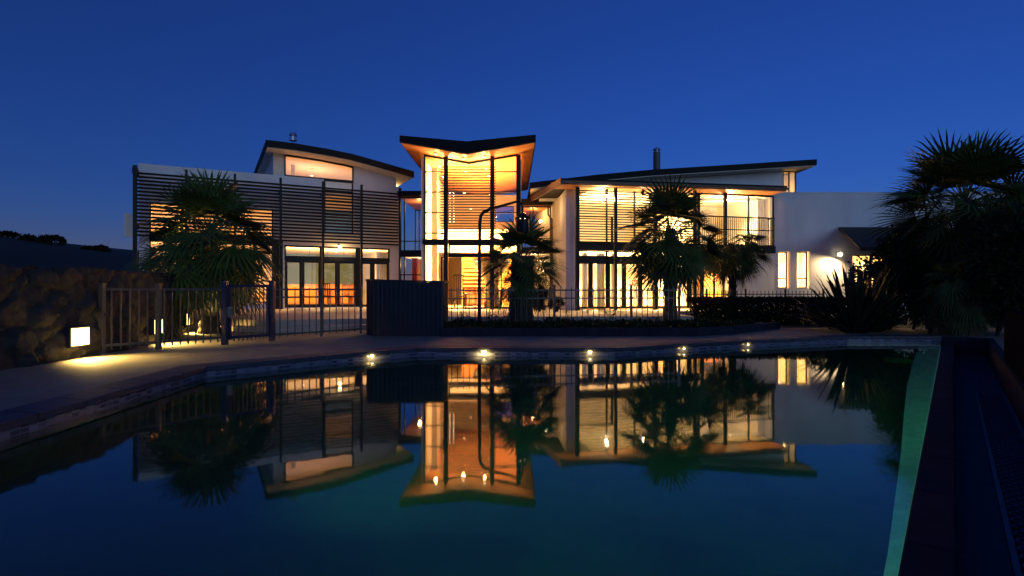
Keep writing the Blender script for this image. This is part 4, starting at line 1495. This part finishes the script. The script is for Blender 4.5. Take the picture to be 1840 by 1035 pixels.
# left wing
p = W.w(W.u(611, .3), .3, 2.93)
g_ = thing('eave_light', 'bright eave light above the left wing doors under the louvres', 'wall light', (p.x, p.y, p.z), 0)
mb = MB(); mb.lathe(p, [(.07, -.06), (.08, -.02), (.08, .06)], 12); mb.build('bulb', M['led'], g_)
mb = MB(); mb.fbox(W, W.u(611, .3) - .03, W.u(611, .3) + .03, .02, .26, 2.985, 3.02); mb.build('arm', M['steel'], g_)
lamp((p.x, p.y, p.z - .12), 30, WARM, .06, parent=g_)
for i, (px, off, lab) in enumerate([(545, -1.6, 'ceiling light over the left end of the orange sideboard room'), (600, -2.6, 'ceiling light in the middle of the left wing living room'),
                                    (665, -1.8, 'ceiling light at the right end of the left wing living room')]):
    q = W.w(W.u(px, off), off, 2.95); downlight(lab, q, 36)
for i, (px, off, lab) in enumerate([(300, -1.6, 'ceiling light in the ground floor room behind the bushy palm, left'), (440, -1.6, 'ceiling light in the ground floor room behind the bushy palm, right')]):
    q = W.w(W.u(px, off), off, 2.95); downlight(lab, q, 15, col=(1, .44, .11))
for i, (px, off, lab) in enumerate([(300, -1.6, 'ceiling light in the upper room behind the left louvres'), (450, -1.6, 'ceiling light in the upper room near the corner column')]):
    q = W.w(W.u(px, off), off, 4.97); downlight(lab, q, 11, col=(1, .40, .09))
q = W.w(W.u(608, -.7), -.7, W.z(608, 327, -.7)); downlight('bright small light inside the tall window under the curved roof', q, 5, col=(1, .42, .14))
q = W.w(W.u(560, -2.2), -2.2, 6.4); downlight('ceiling light inside the clerestory under the curved roof', q, 11, col=(1, .46, .24))
# eave glow at the right end of the curved roof
q = W.w(uv2 + .35, -1.5, 6.0)
lamp(q, 20, (1, .6, .2), .1, name='eave_glow')
p = W.w(UL + .02, .30, .45)
g_ = thing('uplight', 'small ground uplight against the left end of the white wall', 'uplight', (p.x, p.y, p.z), 0)
mb = MB(); mb.lathe(p, [(.05, -.45), (.05, -.12), (.07, -.08), (.07, .0), (.02, .002)], 10); mb.build('housing', M['corr'], g_)
mb = MB(); mb.lathe(p, [(.05, .006), (.045, .012)], 10); mb.build('lens', M['bulb'], g_)
lamp((p.x, p.y, p.z + .1), 9, (1, .7, .3), .04, parent=g_)

# tower
TG = 'spotlights in the tower'
for i, (x, y, z, w_, lab) in enumerate([(-3.0, 25.0, 6.05, 120, 'spotlight at the top of the tower behind the left bay'), (-1.0, 24.6, 6.0, 70, 'spotlight at the top of the tower near the right post'),
                                        (-2.2, 26.3, 5.55, 55, 'left spotlight behind the tower louvres'), (-1.0, 26.3, 5.50, 45, 'right spotlight behind the tower louvres'),
                                        (-2.1, 29, 5.2, 12, 'spotlight deep over the upper landing left'), (-.9, 29, 5.2, 12, 'spotlight deep over the upper landing right')]):
    downlight(lab, Vector((x, y, z)), w_ * 1.5, TG, r=.06)
for i, (x, y, lab) in enumerate([(-3.0, 25.2, 'hall ceiling light inside the left bay of the tower'), (-1.4, 26.0, 'hall ceiling light above the open door'), (-.3, 25.6, 'hall ceiling light on the right side of the tower')]):
    downlight(lab, Vector((x, y, 2.88)), 120, TG)
for i, (px, lab) in enumerate([(808.5, 'left lit strip shown as crystal string light behind the tower louvres'), (815.5, 'right lit strip shown as crystal string light behind the tower louvres')]):
    x = (px - CX) / F * 24.6
    z0, z1 = EYE + (520 - 398) / F * 24.6, EYE + (520 - 348) / F * 24.6
    g_ = thing('lit_strip_string', lab, 'lit strip stand-in', (x, 24.6, z0), 0, 'hanging crystal strings for lit strips')
    mb = MB(); mb.tube([(x, 24.6, z0), (x, 24.6, under(x) - .02)], .006, 5); mb.build('cord', M['metal'], g_)
    mb = MB()
    for k in range(11):
        mb.lathe((x, 24.6, z0 + (z1 - z0) * k / 10), [(.004, -.035), (.032, 0), (.004, .035)], 8)
    mb.build('bead', M['bulb'], g_)  # glowing beads stand in for a lit strip seen between the slats
# soffit lights outside below the butterfly roof
for i, (x, lab) in enumerate([(-3.05, 'soffit light under the left half of the butterfly roof'), (-1.95, 'soffit light left of the butterfly roof valley'), (-1.10, 'soffit light right of the butterfly roof valley')]):
    z = under(x) - .01
    g_ = thing('soffit_light', lab, 'soffit light', (x, 22.75, z), 0, 'soffit lights under the butterfly roof')
    mb = MB(); mb.lathe((x, 22.75, z), [(.07, -.03), (.08, -.02), (.08, .005)], 12); mb.build('trim_ring', M['steel'], g_)
    mb = MB(); mb.lathe((x, 22.75, z), [(.055, -.045), (.055, -.032)], 12); mb.build('diffuser', M['bulb'], g_)
    lamp((x, 22.80, z - .25), 16, (1, .55, .18), .05, parent=g_)
lamp((.55, 24.6, 4.6), 16, (1, .45, .12), .1, name='eave_glow')
lamp((-4.3, 26.6, 4.9), 40, WARM, .08, name='ceiling_light_glow'); lamp((-4.4, 27, 2.3), 80, (1, .55, .2), .08, name='ceiling_light_glow')
lamp((1.0, 26.6, 4.6), 45, WARM, .08, name='ceiling_light_glow'); lamp((1.1, 26.8, 2.4), 80, (1, .6, .25), .08, name='ceiling_light_glow')
lamp((1.4, 23.6, 4.4), 22, (1, .62, .28), .1, name='eave_glow')

# right wing
RG = 'ceiling lights in the right wing'
for px, off, z, w_, lab in [(1070, -1.6, 2.64, 85, 'ceiling light over the left end of the dining room'), (1130, -2.4, 2.64, 85, 'ceiling light in the middle of the dining room'), (1210, -1.6, 2.64, 80, 'ceiling light at the right end of the dining room'),
                            (1285, -1.6, 2.64, 55, 'ceiling light in the ground floor room behind the slim palm'),
                            (1080, -2.0, 5.09, 60, 'ceiling light in the upper room behind the right louvres, left'), (1180, -2.0, 5.09, 60, 'ceiling light in the upper room behind the right louvres, right'),
                            (1312, -.9, 5.09, 55, 'small bright ceiling light in the balcony room'), (1365, -2.2, 5.09, 32, 'ceiling light deep in the balcony room')]:
    q = Rw.w(Rw.u(px, off), off, z); downlight(lab, q, w_ * 1.7, RG, col=(1, .61, .235))
for px, w_, lab in [(1090, 110, 'dark can spotlight on the eave above the first louvre bay, very bright'), (1155, 45, 'dark can spotlight on the eave above the second louvre bay')]:
    u = Rw.u(px, .22)
    p = Rw.w(u, .22, 4.96)
    g_ = thing('can_spotlight', lab, 'spotlight', (p.x, p.y, p.z), 0, 'can spotlights under the right eave')
    mb = MB(); mb.lathe(p, [(.05, -.12), (.06, .0), (.06, .10), (.02, .14)], 10); mb.build('can', M['metal'], g_)
    mb = MB(); mb.lathe(p, [(.02, -.22), (.075, -.17), (.05, -.125)], 10); mb.build('bulb', M['led'], g_)
    lamp((p.x, p.y, p.z - .3), w_, (1, .74, .40), .05, parent=g_)
lamp((12.1, 25.4, 5.6), 9, WARM, .06, name='clerestory_glow')
# right white wall
for px, y, w_, lab in [(1400, 25.9, 30, 'ceiling light behind the left narrow window'), (1450, 25.9, 36, 'ceiling light behind the right narrow window'), (1570, 26, 22, 'ceiling light in the porch room behind the shrubs')]:
    q = Vector(((px - CX) / F * y, y, 2.87)); downlight(lab, q, w_, 'ceiling lights behind the white wall', col=(1, .66, .24))
p = Vector(((1509 - CX) / F * 24.25, 24.25, EYE - (457 - HY) / F * 24.25))
g_ = thing('wall_lamp', 'bright bare wall lamp on the white wall beside the porch roof', 'wall light', p, 0)
mb = MB(); mb.box(p.x - .07, p.x + .07, 24.34, 24.40, p.z - .1, p.z + .1); mb.box(p.x - .02, p.x + .02, 24.27, 24.34, p.z - .02, p.z + .02); mb.build('bracket', M['steel'], g_)
mb = MB(); mb.lathe((p.x, p.y - .04, p.z), [(.03, -.10), (.085, -.03), (.085, .04), (.03, .09)], 12); mb.build('bulb', M['led'], g_)
lamp((p.x, p.y - .16, p.z - .05), 110, (1, .66, .32), .06, parent=g_, kind='SPOT', spot=165, rot=(R(-12), R(22), 0))
lamp((p.x - .1, p.y - .12, p.z - .22), 150, (1, .70, .36), .06, parent=g_, kind='SPOT', spot=150, rot=(R(16), R(30), 0))


# furniture seen through the glass
def boxthing(name, label, cat, frm, u0, u1, o0, o1, z0, z1, mat, group=None):
    p = frm.w((u0 + u1) / 2, (o0 + o1) / 2, z0)
    return thing(name, label, cat, p, 0, group)


def chair(label, frm, u, off, mat='darkwood', group='dining chairs', back=1.05, face=1):
    g_ = thing('dining_chair', label, 'chair', frm.w(u, off, FLOOR), 0, group)
    for du in (-.2, .2):
        for do in (-.2, .2):
            MB().fbox(frm, u + du - .02, u + du + .02, off + do - .02, off + do + .02, FLOOR, FLOOR + .44).build('leg', M[mat], g_)
    MB().fbox(frm, u - .23, u + .23, off - .23, off + .23, FLOOR + .44, FLOOR + .49).build('seat', M[mat], g_)
    mb = MB()
    for k in range(5):
        uu = u - .19 + .095 * k
        mb.fbox(frm, uu - .022, uu + .022, off + face * .19, off + face * .22, FLOOR + .49, FLOOR + back)
    mb.fbox(frm, u - .22, u + .22, off + face * .185, off + face * .225, FLOOR + back, FLOOR + back + .06)
    mb.build('backrest', M[mat], g_)


def table(label, frm, u0, u1, o0, o1, h, mat, cloth=None):
    g_ = thing('dining_table', label, 'table', frm.w((u0 + u1) / 2, (o0 + o1) / 2, FLOOR))
    MB().fbox(frm, u0, u1, o0, o1, FLOOR + h - .05, FLOOR + h).build('tabletop', M[mat], g_, bevel=.008)
    for uu in (u0 + .06, u1 - .06):
        for oo in (o0 + .06, o1 - .06):
            MB().fbox(frm, uu - .035, uu + .035, oo - .035, oo + .035, FLOOR, FLOOR + h - .05).build('leg', M[mat], g_)


def sideboard(label, frm, u0, u1, o0, o1, h, mat, nd=4):
    g_ = thing('sideboard', label, 'cabinet', frm.w((u0 + u1) / 2, (o0 + o1) / 2, FLOOR))
    MB().fbox(frm, u0, u1, o0, o1 - .02, FLOOR + .08, FLOOR + h).build('carcass', M[mat], g_)
    MB().fbox(frm, u0 - .02, u1 + .02, o0, o1 + .015, FLOOR + h, FLOOR + h + .03).build('top', M[mat], g_)
    for i in range(nd):
        a = u0 + (u1 - u0) * i / nd + .01; b = u0 + (u1 - u0) * (i + 1) / nd - .01
        d_ = MB().fbox(frm, a, b, o1 - .019, o1, FLOOR + .12, FLOOR + h - .03).build('door', M[mat], g_)
        MB().fbox(frm, b - .06, b - .04, o1 + .002, o1 + .02, FLOOR + h * .5, FLOOR + h * .5 + .14).build('handle', M['steel'], d_)
    MB().fbox(frm, u0 + .05, u1 - .05, o0, o1 - .06, FLOOR, FLOOR + .08).build('plinth', M['darkwood'], g_)


sideboard('long orange timber sideboard seen through the left wing doors', W, wu(515, -2.6), wu(640, -2.6), -3.2, -2.6, .98, 'wood', 7)
table('dark timber table in the left wing behind the doors', W, wu(590, -1.4), wu(650, -1.4), -2.0, -1.2, .76, 'redwood')
CG = 'dining chairs seen through the doors'
chair('dark slatted chair at the left end of the left wing table', W, wu(583, -1.5), -1.5, 'darkwood', CG, 1.0)
chair('red timber chair in front of the left wing table', W, wu(622, -1.0), -1.0, 'redwood', CG, .95)
chair('red timber chair at the right end of the left wing table', W, wu(640, -.9), -.9, 'redwood', CG, .95)
PG = 'pendant lamps in the left wing'
for px, lab in ((556, 'left pendant lamp over the sideboard, seen through the second door'), (588, 'middle pendant lamp in the left wing'), (618, 'right pendant lamp in the left wing')):
    q = W.w(W.u(px, -1.9), -1.9, W.z(px, 469, -1.9))
    g_ = thing('pendant_lamp', lab, 'pendant lamp', q, 0, PG)
    mb = MB(); mb.tube([q + Vector((0, 0, .06)), Vector((q.x, q.y, 2.97))], .008, 5); mb.build('cord', M['metal'], g_)
    mb = MB(); mb.lathe(q, [(.02, -.07), (.075, -.02), (.07, .03), (.02, .07)], 12); mb.build('globe', M['bulb'], g_)
# tower hall
CH2 = 'tall chairs in the tower hall'
chair('tall slatted dark chair inside the open tower door', T, tx(820), -1.2, 'darkwood', CG, 1.35)
table('dark low table in the tower hall behind the fence', T, tx(834, ) if False else (834 - CX) / F * 25.2, (880 - CX) / F * 25.2, -2.2, -1.4, .62, 'darkwood')
sideboard('small red chest under the dark table in the tower hall', T, (838 - CX) / F * 26.4, (866 - CX) / F * 26.4, -3.4, -2.9, .55, 'redwood', 3)
# flared dark column with display shelf
x_ = (884 - CX) / F * 25.0
g_ = thing('flared_column', 'dark flared column, wide at the top, standing in the tower hall', 'column', (x_, 25, FLOOR))
mb = MB(); mb.lathe((x_, 25, FLOOR), [(.36, 0), (.34, .4), (.30, .9), (.36, 1.2), (.55, 1.6), (.78, 1.92), (.86, 2.05), (.80, 2.08)], 20); mb.build('shaft', M['darkwood'], g_, smooth=True)
mb = MB(); mb.lathe((x_, 25, FLOOR), [(.80, 2.082), (.90, 2.10), (.90, 2.16), (.3, 2.18)], 20); mb.build('rim', M['soffit'], g_)
# right wing dining
table('long pale clothed table in the right wing dining room', Rw, ru(1062, -2), ru(1150, -2), -2.5, -1.6, .75, 'fabric')
for px, lab in ((1052, 'pale chair at the left end of the long clothed table'), (1085, 'pale chair left of the middle of the long clothed table'), (1135, 'pale chair right of the middle of the long clothed table')):
    chair(lab, Rw, ru(px, -1.3), -1.3, 'fabric', 'pale dining chairs', .95)
sideboard('orange timber cabinet behind the slim palm in the far ground floor room', Rw, ru(1268, -2), ru(1300, -2), -2.8, -2.2, 1.6, 'wood', 3)
q = Rw.w(ru(1140, -1.9), -1.9, FLOOR + .75)
g_ = thing('vase', 'vase of red flowers standing on the long clothed table', 'vase', q)
mb = MB(); mb.lathe(q, [(.05, 0), (.08, .08), (.06, .18), (.04, .24)], 12); mb.build('vessel', M['render'], g_)
mb = MB(); rng = random.Random(3); leafmass(mb, q + Vector((0, 0, .36)), (.14, .14, .12), 20, 12, .06, rng); mb.build('flowers', M['redfab'], g_, fix=False)


def curtain(label, frm, u0, u1, off, z0, z1, mat='fabric', group='pale curtains'):
    g_ = thing('curtain', label, 'curtain', frm.w((u0 + u1) / 2, off, z1), 0, group)
    mb = MB(); n_ = max(8, int((u1 - u0) / .02)); w_ = frm.w
    for i in range(n_ + 1):
        u = u0 + (u1 - u0) * i / n_
        o = off + .035 * math.sin(i * .9)
        mb.v += [w_(u, o, z0), w_(u, o, z1)]
    for i in range(n_): mb.f.append((2 * i, 2 * i + 2, 2 * i + 3, 2 * i + 1))
    mb.build('drape', M[mat], g_, fix=False)
    mb = MB(); mb.fbox(frm, u0 - .03, u1 + .03, off - .015, off + .015, z1 + .005, z1 + .03); mb.build('rod', M['metal'], g_)


KG = 'curtains behind the glass'
for a, b, lab in ((1046, 1056, 'narrow pale curtain inside the first right wing door'), (1072, 1086, 'pale curtain inside the second right wing door'), (1098, 1104, 'narrow pale curtain inside the third right wing door'),
                  (1240, 1254, 'pale curtain behind the tall palm trunk')):
    curtain(lab, Rw, ru(a, -.3), ru(b, -.3), -.3, FLOOR + .02, 2.55, 'fabric', KG)
curtain('pale curtain at the right end of the balcony room', Rw, ru(1360, -.35), ru(1382, -.35), -.35, 2.95, 5.0, 'fabric', KG)
curtain('white curtain at the right end of the left wing doors', W, wu(676, -.45), wu(699, -.45), -.45, FLOOR + .02, 2.8, 'fabric', KG)
curtain('red curtain in the ground floor of the left glazed link', Frame(0, 25.4, 1, 0), -4.55, -4.30, -.5, FLOOR + .02, 2.5, 'redfab', KG)
